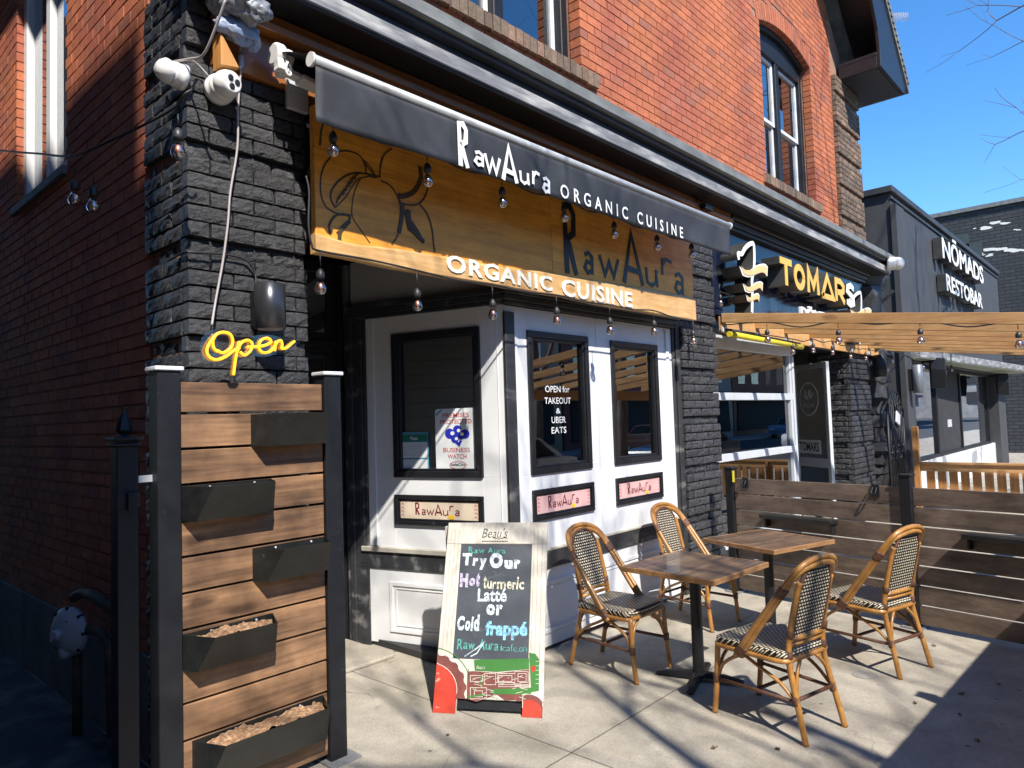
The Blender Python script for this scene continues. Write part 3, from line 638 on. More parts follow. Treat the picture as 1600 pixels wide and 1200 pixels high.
# swung-open glass door
D0=V3((10.45,3.45,0)); D1=V3((11.02,4.17,0)); DF=Frame(D0,D1-D0,(-(D1-D0).y,(D1-D0).x,0)); DL=(D1-D0).length
m=MB(); rim(m,DF,0,DL,.06,2.45,.075,-.025,.025); m.fbox(DF,.075,DL-.075,.93,1.06,-.02,.02); o=m.build('glass_door',MT['alu'],bld,bevel=.004)
for z0,z1 in ((1.06,2.375),(.135,.93)): m=MB(); m.fbox(DF,.075,DL-.075,z0,z1,-.004,.004); m.build('pane',MT['pane'],o)
m=MB(); m.fbox(DF,.25,DL-.075,1.12,1.32,.006,.008,0); m.text(DF,'TOMARS',DL-.12,.30,1.15,1.29,.0095,0,1,bold=.02); m.build('name_plate',[MT['white'],MT['ink']],o); m=MB()
ri=[(.5+.24*math.cos(t),1.93+.24*math.sin(t)) for t in [k*math.pi/16 for k in range(32)]]
m.ribbon(DF,ri,.018,.006,.008,0,closed=True); m.text(DF,'ITALIAN',.64,.36,1.80,1.86,.007,0,0,bold=.01)
m.ribbon(DF,smooth([(.38,2.02),(.45,1.95),(.47,2.06),(.53,1.93),(.58,2.06),(.57,1.94),(.64,2.0)],4),.014,.006,.008,0)
m.build('door_lettering',[MT['white'],MT['ink']],o)
# blue glossy fascia with built-up letters
MT['fascia']=mat('blue_black_fascia',(.008,.012,.03),rough=.16,var=.25,vs=3,stretch=(1,1,.2),spec=.42,col2=(.02,.028,.055),cs=4)
m=MB(); m.box(7.085,12.46,3.50,3.534,2.84,3.818); m.build('fascia_panel',MT['fascia'],bld)
sg=thing('shop_sign','built-up gold and white TOMARS letters between two shawarma skewer emblems on a blue-black fascia','shop sign',(9.9,3.5,3.3))
MT['gold']=mat('gold_letter_face',(.78,.44,.06),rough=.4,var=.08); MT['gold_pale']=mat('peach_letter_face',(.82,.5,.2),rough=.4,var=.1)
MT['return']=mat('letter_return',(.09,.09,.085),rough=.35,metal=.4,var=.3)
TS=FY(3.22)
m=MB()
def capstroke(F,pts,w,mi=0): 
    m.ribbon(F,pts,w,-.22,-.004,2); m.ribbon(F,pts,w*.98,-.0035,.003,mi)
def L(px0,px1,ymid,y0,y1):
    a0=TS.px(px0,ymid)[0]; a1=TS.px(px1,ymid)[0]; z1=TS.px((px0+px1)/2,y0)[1]; z0=TS.px((px0+px1)/2,y1)[1]; return a0,a1,z0,z1
def gl(box,strokes,w,mi=0):
    a0,a1,z0,z1=box; m=MB()
    for k,st in enumerate(strokes):
        pts=[(a0+(a1-a0)*x,z0+(z1-z0)*y) for x,y in st]
        m.ribbon(TS,pts,w,-.22,-.004-.0006*k,2); m.ribbon(TS,pts,w*.96,-.0035-.0003*k,.003-.0004*k,mi)
    m.build('letter',[MT['gold'],MT['white'],MT['return']],sg)
O=[(.5+.5*math.cos(t),.5+.5*math.sin(t)) for t in [k*math.pi/12 for k in range(25)]]
Z0,Z1=3.27,3.56
def lx(p): return TS.px(p,440)[0]
gl((lx(1220),lx(1238),Z0,Z1),[[(0,1),(1,1)],[(.5,1),(.5,0)]],.085)
gl((lx(1243),lx(1256),Z0+.03,Z1-.01),[O],.085)
gl((lx(1263),lx(1278),Z0,Z1),[[(0,0),(.04,1),(.5,.3),(.96,1),(1,0)]],.085)
gl((lx(1284),lx(1301),Z0,Z1),[[(0,.05),(.5,1),(1,.05),(0,.05)]],.08)
gl((lx(1305),lx(1318),Z0,Z1),[[(.05,0),(.05,1),(.6,1),(.95,.8),(.9,.55),(.55,.45),(.1,.45)],[(.45,.45),(1,0)]],.085)
gl((lx(1322),lx(1333),Z0,Z1),[[(.98,.86),(.6,1),(.15,.88),(.1,.66),(.5,.52),(.9,.38),(.92,.12),(.45,0),(0,.12)]],.085,1)
def emblem(ox,oy,k):
    def P(x,y): return TS.px(1120+(x-300)*k/5.333+ox, 340+(y-500)*k/5.333+oy)
    rod=smooth([(190,350),(185,300),(215,300),(245,250),(290,215),(315,235),(318,400),(300,520),(303,640),(300,790)],5)
    m.ribbon(TS,[P(x,y) for x,y in rod],.045,-.2,-.012,2); m.ribbon(TS,[P(x,y) for x,y in rod],.05,-.0115,-.006,0)
    for (x0,y0,x1,y1,h) in ((190,400,428,410,85),(218,545,388,545,72),(245,640,360,650,55)):
        up=[(x0,y0),(x0+(x1-x0)*.15,y0+h*.45),(x0+(x1-x0)*.4,y0+h*.4),(x0+(x1-x0)*.62,y0-h*.05),(x1-(x1-x0)*.12,y0-h*.2),(x1,y1)]
        lo=[(x1-4,y1+h*.95),(x1-(x1-x0)*.15,y1+h*.55),(x0+(x1-x0)*.62,y0+h*.85),(x0+(x1-x0)*.35,y0+h*1.15),(x0+(x1-x0)*.12,y0+h*.95)]
        pl=[P(x,y) for x,y in smooth(up,3)+smooth(lo,3)]
        m.prism(TS,pl,-.22,-.0045,0,2); cx=sum(p[0] for p in pl)/len(pl); cz=sum(p[1] for p in pl)/len(pl)
        m.prism(TS,[(cx+(p[0]-cx)*.9,cz+(p[1]-cz)*.8) for p in pl],-.0042,.002,3)
for ox,oy,k in ((56.25,93.75,1),(56.25+168,93.75+63,.74)):
    m=MB(); emblem(ox,oy,k); m.build('emblem',[MT['white'],MT['white'],MT['return'],MT['gold_pale']],sg)
m=MB(); z=3.0; m.text(TS,'DÖNER',TS.px(1258,484)[0],TS.px(1303,492)[0],2.93,3.11,-.08,.03,0,bold=.03); m.build('small_lettering',MT['white'],sg)
# open sign in the neighbour window
no=thing('neon_sign','oval OPEN sign with blue ring and pink letters hanging inside the aluminium shop window','neon sign',(7.3,3.68,1.95))
NF=FY(3.70); c=NF.px(1130,604); m=MB()
el=[(c[0]+.37*math.cos(t),c[1]+.21*math.sin(t)) for t in [k*math.pi/20 for k in range(40)]]
m.tube([NF.p(a,z,0) for a,z in el],.012,6,closed=True); MT['neon_blue']=emit('blue_neon',(.55,.65,1),.55); m.build('ring',MT['neon_blue'],no)
m=MB(); m.text(NF,'OPEN',c[0]-.27,c[0]+.27,c[1]-.085,c[1]+.085,0,.015,0,bold=.0); m.build('lettering',emit('pink_neon',(1,.35,.3),.6),no)
m=MB(); m.prism(NF,[(c[0]+.4*math.cos(t),c[1]+.24*math.sin(t)) for t in [k*math.pi/16 for k in range(32)]],-.03,-.02); m.build('backing',MT['metal_black'],no)
# ------------------------------------------------------------------ the charcoal single-storey building next door
MT['charcoal']=mat('charcoal_stucco',(.05,.052,.057),rough=.7,var=.15,vs=3,bump=.3,bs=60)
MT['charcoal2']=mat('charcoal_panel',(.04,.042,.047),rough=.6,var=.15,vs=3)
nb=thing('charcoal_building','low charcoal stucco restaurant building with parapet and shaded shop window beyond the alley gate','building',(19.5,3.35,0))
NY=3.35; NFm=FY(NY); m=MB()
wallgrid(m,NFm,13.9,25.3,0,5.62,-.4,0,[(14.55,24.1,-.1,2.62)])
m.box(13.9,14.3,3.752,14,0,5.615); m.fbox(NFm,13.86,14.42,0,5.4,.001,.09)
m.build('wall',MT['charcoal'],nb)
m=MB(); m.fbox(NFm,13.82,25.36,5.622,5.74,-.5,.06); m.fbox(NFm,13.88,25.3,5.50,5.56,.0015,.03); m.box(13.8,13.9,3.86,14,5.6,5.75); m.build('coping',MT['charcoal2'],nb,bevel=.01)
m=MB(); GW=FY(3.55)
for x in (14.6,17.4,19.9,23.6): m.fbox(GW,x,x+.12,.75,2.6,-.1,.02)
m.fbox(GW,14.6,23.72,.68,.75,-.1,.03); m.fbox(GW,14.6,23.72,2.54,2.66,-.1,.03); fr=m.build('window_frame',MT['metal_black'],nb)
for x0,x1 in ((14.72,17.4),(20.02,23.6)): m=MB(); m.fbox(GW,x0,x1,.75,2.54,-.04,-.03); m.build('pane',MT['pane'],fr)
m=MB(); m.fbox(GW,17.52,19.9,.75,2.54,-.06,-.02); m.fbox(GW,18.55,18.95,1.28,1.45,-.019,-.01,1); m.build('door',[MT['dark_int'],MT['alu']],nb)
MT['marble']=mat('white_marble',(.72,.73,.73),rough=.3,var=.05,col2=(.3,.33,.36),cs=1.4,cw=(.57,.62))
m=MB(); m.fbox(GW,14.6,24.1,0,.68,-.1,.06); m.build('marble_base',MT['marble'],nb)
m=MB(); m.fbox(GW,14.5,24.2,0,2.7,-4,-3.95); m.box(20.3,22.8,4.6,4.7,.3,1.6,1); m.fbox(GW,14.5,24.2,2.66,2.7,-4,-.1); m.build('room',[MT['int_wall'],MT['cedar']],nb)
m=MB(); cz=[(14.3,3.348),(14.3,3.12),(25.2,2.62),(25.2,3.348)]
m.add([(x,y,2.64) for x,y in cz]+[(x,y,2.655) for x,y in cz],[(3,2,1,0),(4,5,6,7),(0,1,5,4),(1,2,6,5),(2,3,7,6),(3,0,4,7)],1)
m.add([(x,y-.01,2.657) for x,y in cz]+[(x,y-.01,2.80) for x,y in cz],[(3,2,1,0),(4,5,6,7),(0,1,5,4),(1,2,6,5),(2,3,7,6),(3,0,4,7)],0)
m.build('canopy',[MT['cornice'],mat('pale_green_soffit',(.3,.34,.27),rough=.7,var=.1)],nb)
ns=thing('restaurant_sign','white raised NŌMADS RESTOBAR letters on the charcoal wall','shop sign',(20.2,3.35,4.9))
NS=FY(3.16); m=MB()
def nl(t,p0,p1,yc,z0,z1):
    m=MB()
    m.text(NS,t,NS.px(p0,yc)[0],NS.px(p1,yc)[0],z0,z1,-.0,.006,0,bold=.02); m.text(NS,t,NS.px(p0,yc)[0],NS.px(p1,yc)[0],z0,z1,-.17,.165,1,bold=.02); m.build('lettering',[MT['white'],MT['return']],ns)
nl('NŌMADS',1473,1534,400,4.86,5.44); nl('RESTOBAR',1480,1534,462,4.19,4.56)
for i,(cx,cy,lab) in enumerate(((1468,582,'black wall speaker under the canopy, nearer the alley gate'),(1568,600,'black wall speaker under the canopy, at the far end of the shaded window'))):
    p=onY(cx,cy,3.05); o=thing('wall_speaker',lab,'speaker',p,'speakers under the canopy'); m=MB()
    s=.32+.1*i; F=Frame(p,(1,.25,0),(.24,-.95,-.1)); m.prism(F,[(-s*.45,.28),(s*.45,.28),(s*.5,.05),(s*.28,-.3),(-s*.28,-.3),(-s*.5,.05)],-.16,.1); m.build('body',MT['metal_black'],o,bevel=.02,seg=2)
    m=MB(); m.prism(F,[(.0+.12*math.cos(t),-.05+.12*math.sin(t)) for t in [k*math.pi/8 for k in range(16)]],.101,.112); m.build('grille',MT['cable'],o)
    m=MB(); m.box(p.x-.05,p.x+.05,p.y+.02,3.349,p.z+.2,p.z+.26); m.build('bracket',MT['metal_black'],o)
def wall_lamp(p,label,h,r,arm,group,matl,wall):
    o=thing('wall_lamp',label,'wall lamp',p,group); m=MB()
    m.lathe((p.x,p.y,p.z-h/2),[(r*.9,0),(r,.004),(r,h-.004),(r*.9,h)],24); m.build('cylinder',matl,o)
    m=MB(); m.lathe((p.x,p.y,p.z-h/2-.001),[(r*.8,0),(r*.8,.002)],20); m.build('lens',MT['cap'],o)
    m=MB(); m.box(p.x-r*.6,p.x+r*.6,p.y+r*.8,wall,p.z-h*.42,p.z+h*.36); m.build('back_box',MT['metal_black'],o,bevel=.005)
    return o
LG='cylinder wall lamps along the street front'
p=onY(1434,592,3.12); wall_lamp(p,'grey cylinder wall lamp on the charcoal pilaster left of the shaded window',.50,.085,0,LG,mat('lamp_grey',(.2,.22,.25),rough=.4,metal=.3,var=.1),NY-.01)
p=onY(1375,572,3.30); wall_lamp(p,'black cylinder wall lamp in front of the rough stone column by the iron gate',.36,.10,0,LG,MT['metal_black'],3.40)
p=onY(422,479,3.345); wall_lamp(p,'black cylinder wall lamp on the corner brick pier above the Open sign',.235,.078,0,LG,mat('lamp_black',(.05,.053,.06),rough=.28,metal=.5,var=.15,spec=.7),3.47)
# rough stone column and iron gate in the alley
st=thing('stone_column','dark rough stacked-stone column between the brick pier and the charcoal building','column',(13.1,3.75,0)); m=MB(); random.seed(3)
z=0
while z<4.1:
    h=random.uniform(.14,.3)
    for k in range(2):
        x0=12.62+k*.45; m.add([V3(q)+V3((random.uniform(-.06,.06),random.uniform(-.10,.10),random.uniform(-.02,.02))) for q in ((x0,3.42,z),(x0+.43,3.42,z),(x0+.43,3.95,z),(x0,3.95,z),(x0,3.37,z+h),(x0+.43,3.37,z+h),(x0+.43,3.95,z+h),(x0,3.95,z+h))],[(0,3,2,1),(4,5,6,7),(0,1,5,4),(1,2,6,5),(2,3,7,6),(3,0,4,7)])
    z+=h
m.build('masonry',MT['black_brick'],st)
ga=thing('iron_gate','black wrought-iron arched gate with vertical bars in the alley','gate',(13.05,3.27,0)); m=MB()
for i in range(9):
    x=12.66+i*.1; zt=1.75+.28*math.sin(math.pi*(i+.5)/9); m.tube([(x,3.27,.06),(x,3.27,zt)],.011,6)
    m.tube([(x-.03,3.27,.9+.1*(i%3)),(x+.03,3.27,.95+.1*(i%3))],.02,5)
m.build('bars',MT['metal_black'],ga)
m=MB(); m.tube([(12.6+.95*k/12,3.27,1.72+.33*math.sin(math.pi*k/12)) for k in range(13)],.02,6); m.tube([(12.6+.95*k/12,3.27,1.62+.3*math.sin(math.pi*k/12)) for k in range(13)],.014,6); m.tube([(12.6,3.27,.05),(12.6,3.27,1.72)],.022,6); m.tube([(13.55,3.27,.05),(13.55,3.27,1.72)],.022,6); m.tube([(12.6,3.27,.3),(13.55,3.27,.3)],.014,6); m.build('frame',MT['metal_black'],ga)
p=onY(1404,652,3.22); pk=thing('padlock','silver padlock plate hanging on the charcoal pilaster beside the iron gate','padlock',p); m=MB(); m.bar((p.x-.1,3.235,p.z+.02),(p.x+.1,3.235,p.z-.05),.2,.03,(0,1,0)); m.build('body',MT['alu'],pk,bevel=.01); m=MB(); m.tube([(p.x-.1,3.24,p.z+.1),(p.x-.08,3.24,p.z+.22),(p.x+.02,3.24,p.z+.2),(p.x+.02,3.24,p.z+.07)],.012,6); m.build('shackle',MT['metal_black'],pk)
# black brick building further on
MT['far_brick']=None
fm=mat('far_black_brick',(.04,.043,.047),rough=.75,var=.3,vs=1.5); t=fm.node_tree; Lk=t.links.new; bs=t.nodes['Principled BSDF']
tc=_n(t,'ShaderNodeTexCoord'); sp=_n(t,'ShaderNodeSeparateXYZ'); cb=_n(t,'ShaderNodeCombineXYZ'); Lk(tc.outputs['Object'],sp.inputs[0]); Lk(sp.outputs[1],cb.inputs[0]); Lk(sp.outputs[2],cb.inputs[1])
br=_n(t,'ShaderNodeTexBrick'); br.inputs['Scale'].default_value=1; br.inputs['Brick Width'].default_value=.36; br.inputs['Row Height'].default_value=.125; br.inputs['Mortar Size'].default_value=.014; br.inputs['Color1'].default_value=(.045,.048,.052,1); br.inputs['Color2'].default_value=(.03,.033,.037,1); br.inputs['Mortar'].default_value=(.012,.012,.012,1); Lk(cb.outputs[0],br.inputs['Vector']); Lk(br.outputs[0],bs.inputs['Base Color'])
bp=_n(t,'ShaderNodeBump'); bp.invert=True; bp.inputs['Distance'].default_value=.05; Lk(br.outputs['Fac'],bp.inputs['Height']); Lk(bp.outputs[0],bs.inputs['Normal'])
fb=thing('black_brick_building','tall black-painted brick building with peeling white patches beyond the charcoal one','building',(34,3,0))
m=MB(); m.box(31,40,2.2,16,0,9.0); m.build('wall',fm,fb)
m=MB(); m.box(30.9,40.1,2.1,16.1,9.01,9.16); m.build('coping',MT['lead'],fb)
m=MB(); m.box(36,39,2.6,5.2,9.165,10.0); m.box(36.2,36.6,4.2,4.5,10.005,10.25,1); m.build('roof_shed',[MT['grey_paint'],MT['red_brick']],fb)
FX=Frame((31,0,0),(0,-1,0),(-1,0,0)); random.seed(5)
for (x,y,n_) in ((1535,355,4),(1565,347,3),(1555,390,7),(1590,390,5),(1545,398,4),(1599,360,2)):
    m=MB()
    for k in range(n_):
        a,z=FX.px(x+random.uniform(-14,14),y+random.uniform(-2,2)); r=random.uniform(.05,.16)
        m.prism(FX,[(a+r*1.6*random.uniform(.5,1)*math.cos(t),z+r*.5*random.uniform(.4,1)*math.sin(t)) for t in [j*math.pi/4 for j in range(8)]],.003,.006+.0008*k)
    m.build('peeled_patch',MT['offwhite'],fb)
m=MB()
for (x0,y0,x1,y1) in ((1470,372,1515,392),(1500,383,1535,400),(1495,400,1520,412)):
    a0,z1=FX.px(x0,y0); a1,z0=FX.px(x1,y1); m.fbox(FX,a0,a1,z0,z1,.004,.03)
m.build('boarded_window',mat('boarded_green',(.05,.065,.06),rough=.5,var=.2),fb)
# ------------------------------------------------------------------ retractable awning
AY=2.937; FA=FY(AY)
aw=thing('awning','black retractable shop awning, nearly rolled in, with a lettered valance','awning',(4.05,3.3,3.5))
AX0,AX1=1.85,6.36; ZB=3.537
m=MB(); m.tube([(AX0,AY,ZB),(AX1,AY,ZB+.01)],.029,14); m.build('front_bar',MT['bar'],aw)
for x,z in ((AX0-.012,ZB),(AX1,ZB+.01)): m=MB(); m.lathe((x,AY,z),[(.036,0),(.036,.012)],16,0,(1,0,0)); m.build('end_cap',MT['white_plastic'],aw)
m=MB(); nx,nz=90,8; vs=[];fs=[]
def vd(x,t): 
    k=max(0,1-(x-AX0)/1.5); return .012*t*math.sin((x*2.2-t*1.1)*3.1)*k+.004*t*math.sin(x*5)+.004*t*math.sin(x*1.7+2)
for j in range(nz+1):
    for i in range(nx+1):
        x=AX0+.012+(AX1-AX0-.024)*i/nx; t=j/nz; zb=3.238+.012*(x-AX0)/4.4+.004*math.sin(x*2.3)
        vs.append((x,AY-.012-vd(x,t),(ZB-.022)+(zb-(ZB-.022))*t))
for j in range(nz):
    for i in range(nx): q=j*(nx+1)+i; fs.append((q,q+nx+1,q+nx+2,q+1))
m.add(vs,fs,0,True); vo=m.build('valance',MT['awning'],aw); so_=vo.modifiers.new('thick','SOLIDIFY'); so_.thickness=.003; so_.offset=-1
# valance lettering
FV=FY(AY-.026)
def fbox_px(F,x0,x1,y0,y1):
    xm=(x0+x1)/2; ym=(y0+y1)/2; return F.px(x0,ym)[0],F.px(x1,ym)[0],F.px(xm,y1)[1],F.px(xm,y0)[1]
GLY={'R':[[(.12,0),(.02,1),(.5,1.02),(.86,.9),(.78,.62),(.2,.5)],[(.3,.47),(.95,0)]],
 'a':[[(.12,.84),(.5,.98),(.86,.8),(.86,0)],[(.82,.5),(.3,.56),(.1,.25),(.4,.03),(.84,.2)]],
 'w':[[(0,1),(.27,.02),(.5,.75),(.73,.02),(1,1)]],
 'A':[[(.02,0),(.46,1),(1,.02)],[(.2,.3),(.86,.26)]],
 'u':[[(.02,1),(.08,.2),(.45,.02),(.86,.25),(.92,1)],[(.9,.6),(.97,0)]],
 'r':[[(.1,0),(.14,1)],[(.12,.6),(.5,.98),(.98,.88)]]}
def glyphs(m,F,spec,w,d0,d1,mi=0):
    hm=max(b[3]-b[2] for g,b in spec); w0=w
    for g,bx in spec:
        a0,a1,z0,z1=bx; w=w0*(.42+.58*(z1-z0)/hm); a0+=w*.25; a1-=w*.25; z0+=w*.2; z1-=w*.2
        for k,st in enumerate(GLY[g]):
            n=len(st); ww=[w*(1.12 if i%2==0 else .9) for i in range(n)]
            m.ribbon(F,[(a0+(a1-a0)*x,z0+(z1-z0)*y) for x,y in st],ww,d0,d1+.0006*k,mi)
m=MB()
spec=[('R',(716,732,194,262)),('a',(740,757,236,260)),('w',(757,782,243,271)),('A',(784,808,229,285)),('u',(812,827,268,288)),('r',(831,844,268,290)),('a',(847,860,277,302))]
glyphs(m,FV,[(g,fbox_px(FV,*b)) for g,b in spec],.031,-.001,.001)
a0=FV.px(876,301)[0]; a1=FV.px(1067,360)[0]; z0=(FV.px(881,311)[1]+FV.px(1063,370)[1])/2; z1=(FV.px(881,292)[1]+FV.px(1063,351)[1])/2
m.text(FV,'ORGANIC CUISINE',a0,a1,z0,z1,0,0,0,bold=.012,space=1.75)
m.build('lettering',MT['white'],aw)
# rolled cloth behind the bar
m=MB(); vs=[];fs=[]; nx=80
for i in range(nx+1):
    x=AX0+.02+(AX1-AX0-.04)*i/nx; wv=.012*math.sin(x*7)+.01*math.sin(x*11+1)
    for j,(y,z) in enumerate(((AY-.02,ZB+.03),(AY+.02,ZB+.038+wv*.3),(3.06,3.615+wv),(3.18,3.67+wv),(3.30,3.72),(3.36,3.69))): vs.append((x,y,z))
for i in range(nx):
    for j in range(5): q=i*6+j; fs.append((q,q+6,q+7,q+1))
m.add(vs,fs,0,True); m.tube([(AX0+.1,3.31,3.67),(AX1-.1,3.31,3.67)],.045,12); m.build('cloth',MT['awning'],aw)
m=MB()
for s in (0,1):
    x=AX0+.35 if s==0 else AX1-.35; e=AX0+1.7 if s==0 else AX1-1.7
    m=MB(); m.tube([(x,3.28,3.57),(e,3.10,3.555),(x+(.1 if s==0 else -.1),AY+.04,3.545)],.02,8); m.build('folding_arm',MT['alu'],aw)
m=MB(); px=lambda x,y,Y=3.3: onY(x,y,Y)
m.box(1.99,2.12,3.405,3.434,3.50,3.74); m.build('mount_plate',MT['alu'],aw,bevel=.004)
m=MB(); q=px(441,88); m.lathe((q.x-.05,3.31,q.z),[(.05,0),(.062,.008),(.062,.05),(.05,.056)],18,0,(1,0,0)); m.lathe((q.x+.01,3.31,q.z),[(.035,0),(.05,.012),(.05,.04),(.03,.05)],16,0,(1,0,0))
q2=px(437,108); m.bar((q2.x-.01,3.28,q2.z+.04),(q2.x,3.28,q2.z-.05),.05,.05); q3=px(445,120); m.bar((q3.x-.07,3.26,q3.z+.012),(q3.x+.33,3.26,q3.z-.03),.06,.028); q4=px(466,133); m.bar((q4.x-.03,3.24,q4.z),(q4.x+.09,3.24,q4.z-.012),.09,.03)
m.build('gear_bracket',MT['white_plastic'],aw,bevel=.005)
m=MB(); q=px(451,92,3.22); m.tube([(q.x+.016*math.sin(t),3.22,q.z-.055+.035*math.cos(t)) for t in [k*math.pi/8 for k in range(16)]],.008,6,closed=True); m.tube([(q.x,3.24,q.z),(q.x,3.22,q.z-.02)],.007,6); m.build('crank_eye',MT['white_plastic'],aw)
# ------------------------------------------------------------------ carved wooden shop sign
SY=3.28; FS=FY(SY)
ws=thing('wooden_sign','long honey-stained wooden shop sign with black RawAura lettering and a pale live-edge strip','shop sign',(4.3,3.41,2.71))
SX0,SX1=2.07,6.255
m=MB(); xm=onY(864,430,SY).x
m.box(SX0,xm-.002,SY,SY+.045,2.70,3.50); m.box(xm+.002,SX1,SY+.001,SY+.045,2.70,3.50); m.build('board',MT['signwood'],ws,bevel=.003)
for x in (2.3,4.2,6.1):
    m=MB(); m.box(x-.04,x+.04,SY+.046,3.50,2.95,3.45); m.build('batten',MT['black_paint'],ws)
top=[(482,363),(500,368),(520,373),(535,377.5),(560,383),(610,388),(650,394),(685,400),(720,405),(760,414),(800,420),(840,424),(862,427),(900,434),(940,440),(975,446),(1010,451),(1040,457),(1080,465)]
bot=[(487,395),(560,408),(640,423),(700,434),(760,444),(860,461),(960,480),(1079,500)]
m=MB(); tp=[FS.px(*q) for q in top]; bt=[FS.px(*q) for q in bot]; tp[0]=(SX0-.01,tp[0][1]); tp[-1]=(SX1+.006,tp[-1][1]); bt[0]=(SX0-.01,bt[0][1]); bt[-1]=(SX1+.006,bt[-1][1])
tps=smooth(tp,4); bts=[(a,z+.012*mnoise.noise(V3((a*2.5,3,1)))) for a,z in [tuple(q) for q in smooth(bt,4)]]
def poly_strip(m,F,up,lo,d0,d1,mi=0,n=70):
    import bisect
    def ev(P,a):
        for i in range(len(P)-1):
            if P[i][0]<=a<=P[i+1][0]: t=(a-P[i][0])/max(1e-9,P[i+1][0]-P[i][0]); return P[i][1]+(P[i+1][1]-P[i][1])*t
        return P[0][1] if a<P[0][0] else P[-1][1]
    A0=max(up[0][0],lo[0][0]); A1=min(up[-1][0],lo[-1][0]); vs=[]; fs=[]
    for i in range(n+1):
        a=A0+(A1-A0)*i/n; u=ev(up,a)+.006*mnoise.noise(V3((a*6,1,0))); l=ev(lo,a)
        vs+=[F.p(a,u,d0),F.p(a,u,d1-.006),F.p(a,u-.012,d1),F.p(a,l+.008,d1),F.p(a,l,d1-.006),F.p(a,l,d0)]
    for i in range(n):
        for j in range(5): q=i*6+j; fs.append((q,q+1,q+7,q+6))
    fs+= [(5,4,3,2,1,0),tuple(n*6+k for k in range(6))]
    m.add(vs,fs,mi)
poly_strip(m,FS,[tuple(q) for q in tps],bts,-.04,.014); m.build('live_edge',MT['liveedge'],ws)
m=MB(); F2=FY(SY-.0145); a0,_=F2.px(697,413); a1,_=F2.px(987,466); z0=(F2.px(707,426)[1]+F2.px(975,478)[1])/2; z1=(F2.px(707,399)[1]+F2.px(975,453)[1])/2
w1=F2.px(862,445)[0]; w0=F2.px(877,445)[0]
zl0,zl1=F2.px(707,426)[1],F2.px(707,399)[1]; zr0,zr1=F2.px(975,478)[1],F2.px(975,454)[1]
m.text(F2,'ORGANIC',a0,w1,zl0,zl1,0,.008,0,bold=.025,slope=(zr0-zl0)/(a1-a0),space=1.15); m.build('raised_lettering',MT['offwhite'],ws); m=MB(); m.text(F2,'CUISINE',w0,a1,zr0-.005,zr1-.005,0,.008,0,bold=.025,space=1.1)
m.build('raised_lettering',MT['offwhite'],ws)
m=MB(); spec=[('R',(881,901,322,430)),('a',(911,928,393,429)),('w',(936,967,401,433)),('A',(972,1004,364,446)),('u',(1009,1028,419,448)),('r',(1032,1050,404,432)),('a',(1053,1069,426,461))]
glyphs(m,FS,[(g,fbox_px(FS,*b)) for g,b in spec],.052,.0005,.004)
m.build('painted_lettering',MT['ink'],ws)
# the line drawing of a stone fruit with leaves, burnt into the board
m=MB(); P=lambda pts:[FS.px(480+x/5,180+y/5) for x,y in pts]
def ln(pts,w=.007,k=0,closed=False): m.ribbon(FS,[tuple(q) for q in smooth(P(pts),5,closed)],w,.0004,.0018+.0003*k,closed=closed)
ln([(540,480),(470,400),(400,310),(290,278),(190,320),(115,440),(105,600),(150,720),(260,775),(355,780)],.009)
ln([(430,345),(455,400),(460,450),(500,478),(545,485)],.012,1); ln([(440,350),(490,400),(530,470)],.006,2)
ln([(560,480),(480,460),(350,455),(250,510),(190,590),(185,660),(220,720)],.011,3); ln([(220,720),(300,640),(350,560),(400,500),(480,480)],.007,4)
ln([(420,490),(375,580),(350,700),(355,800),(420,900),(490,1000)],.006,5); ln([(565,490),(570,400),(600,310),(660,262)],.009,6); ln([(575,515),(640,545),(690,610),(725,700),(735,800),(710,930),(660,1010)],.008,7)
ln([(880,400),(885,500),(830,600),(740,635),(705,620)],.03,8); ln([(930,450),(940,560),(910,650),(850,700),(740,690),(710,630)],.01,9); ln([(880,700),(940,780),(975,900),(985,1000),(995,1070)],.01,10)
ln([(740,700),(735,800),(715,920)],.028,11); ln([(790,740),(800,850),(850,930),(910,990)],.03,12); ln([(180,930),(170,860),(230,780),(330,790),(300,870),(230,920)],.012,13); ln([(330,830),(260,900),(250,990)],.022,14)
for i in range(9): ln([(745+i*14,720+i*22),(770+i*14,800+i*18),(790+i*15,900+i*12)],.009,15+i)
for i in range(6): ln([(225+i*22,690-i*35),(245+i*22,640-i*30),(290+i*22,610-i*30)],.006,24+i)
m.build('fruit_drawing',mat('burnt_line',(.07,.04,.015),rough=.5),ws)
# ------------------------------------------------------------------ string lights
def bulb_at(par,p,drop,big=1.0):
    """hanger, socket and clear pear bulb hanging under point p"""
    p=V3(p); m=MB(); z=p.z-drop
    m.lathe((p.x,p.y,z-.055*big),[(.017*big,0),(.019*big,.01),(.019*big,.03),(.012*big,.045),(.006*big,.055)],10)
    if drop>.01: m.tube([p,(p.x+.002,p.y,z)],.0035,5)
    s=m.build('bulb',MT['socket'],par)
    m=MB(); m.lathe((p.x,p.y,z-.125*big),[(.004,0),(.016*big,.004),(.0245*big,.018),(.0265*big,.032),(.021*big,.052),(.013*big,.07)],12); g=m.build('glass_envelope',MT['bulb'],s)
    m=MB(); m.lathe((p.x,p.y,z-.108*big),[(.003,0),(.0105*big,.012),(.0105*big,.03),(.004*big,.05)],8); m.build('filament',MT['filament'],s)
    return s
def light_string(label,cab,bulbs,drop,big=1.0,r=.0065):
    o=thing('string_light',label,'string light',cab[0],'string lights with clear bulbs')
    m=MB(); m.tube(smooth(cab,5),r,6); m.build('cable',MT['cable'],o)
    for p in bulbs: bulb_at(o,p,drop+random.uniform(-.014,.014),big*random.uniform(.95,1.05))
    return o
random.seed(11)
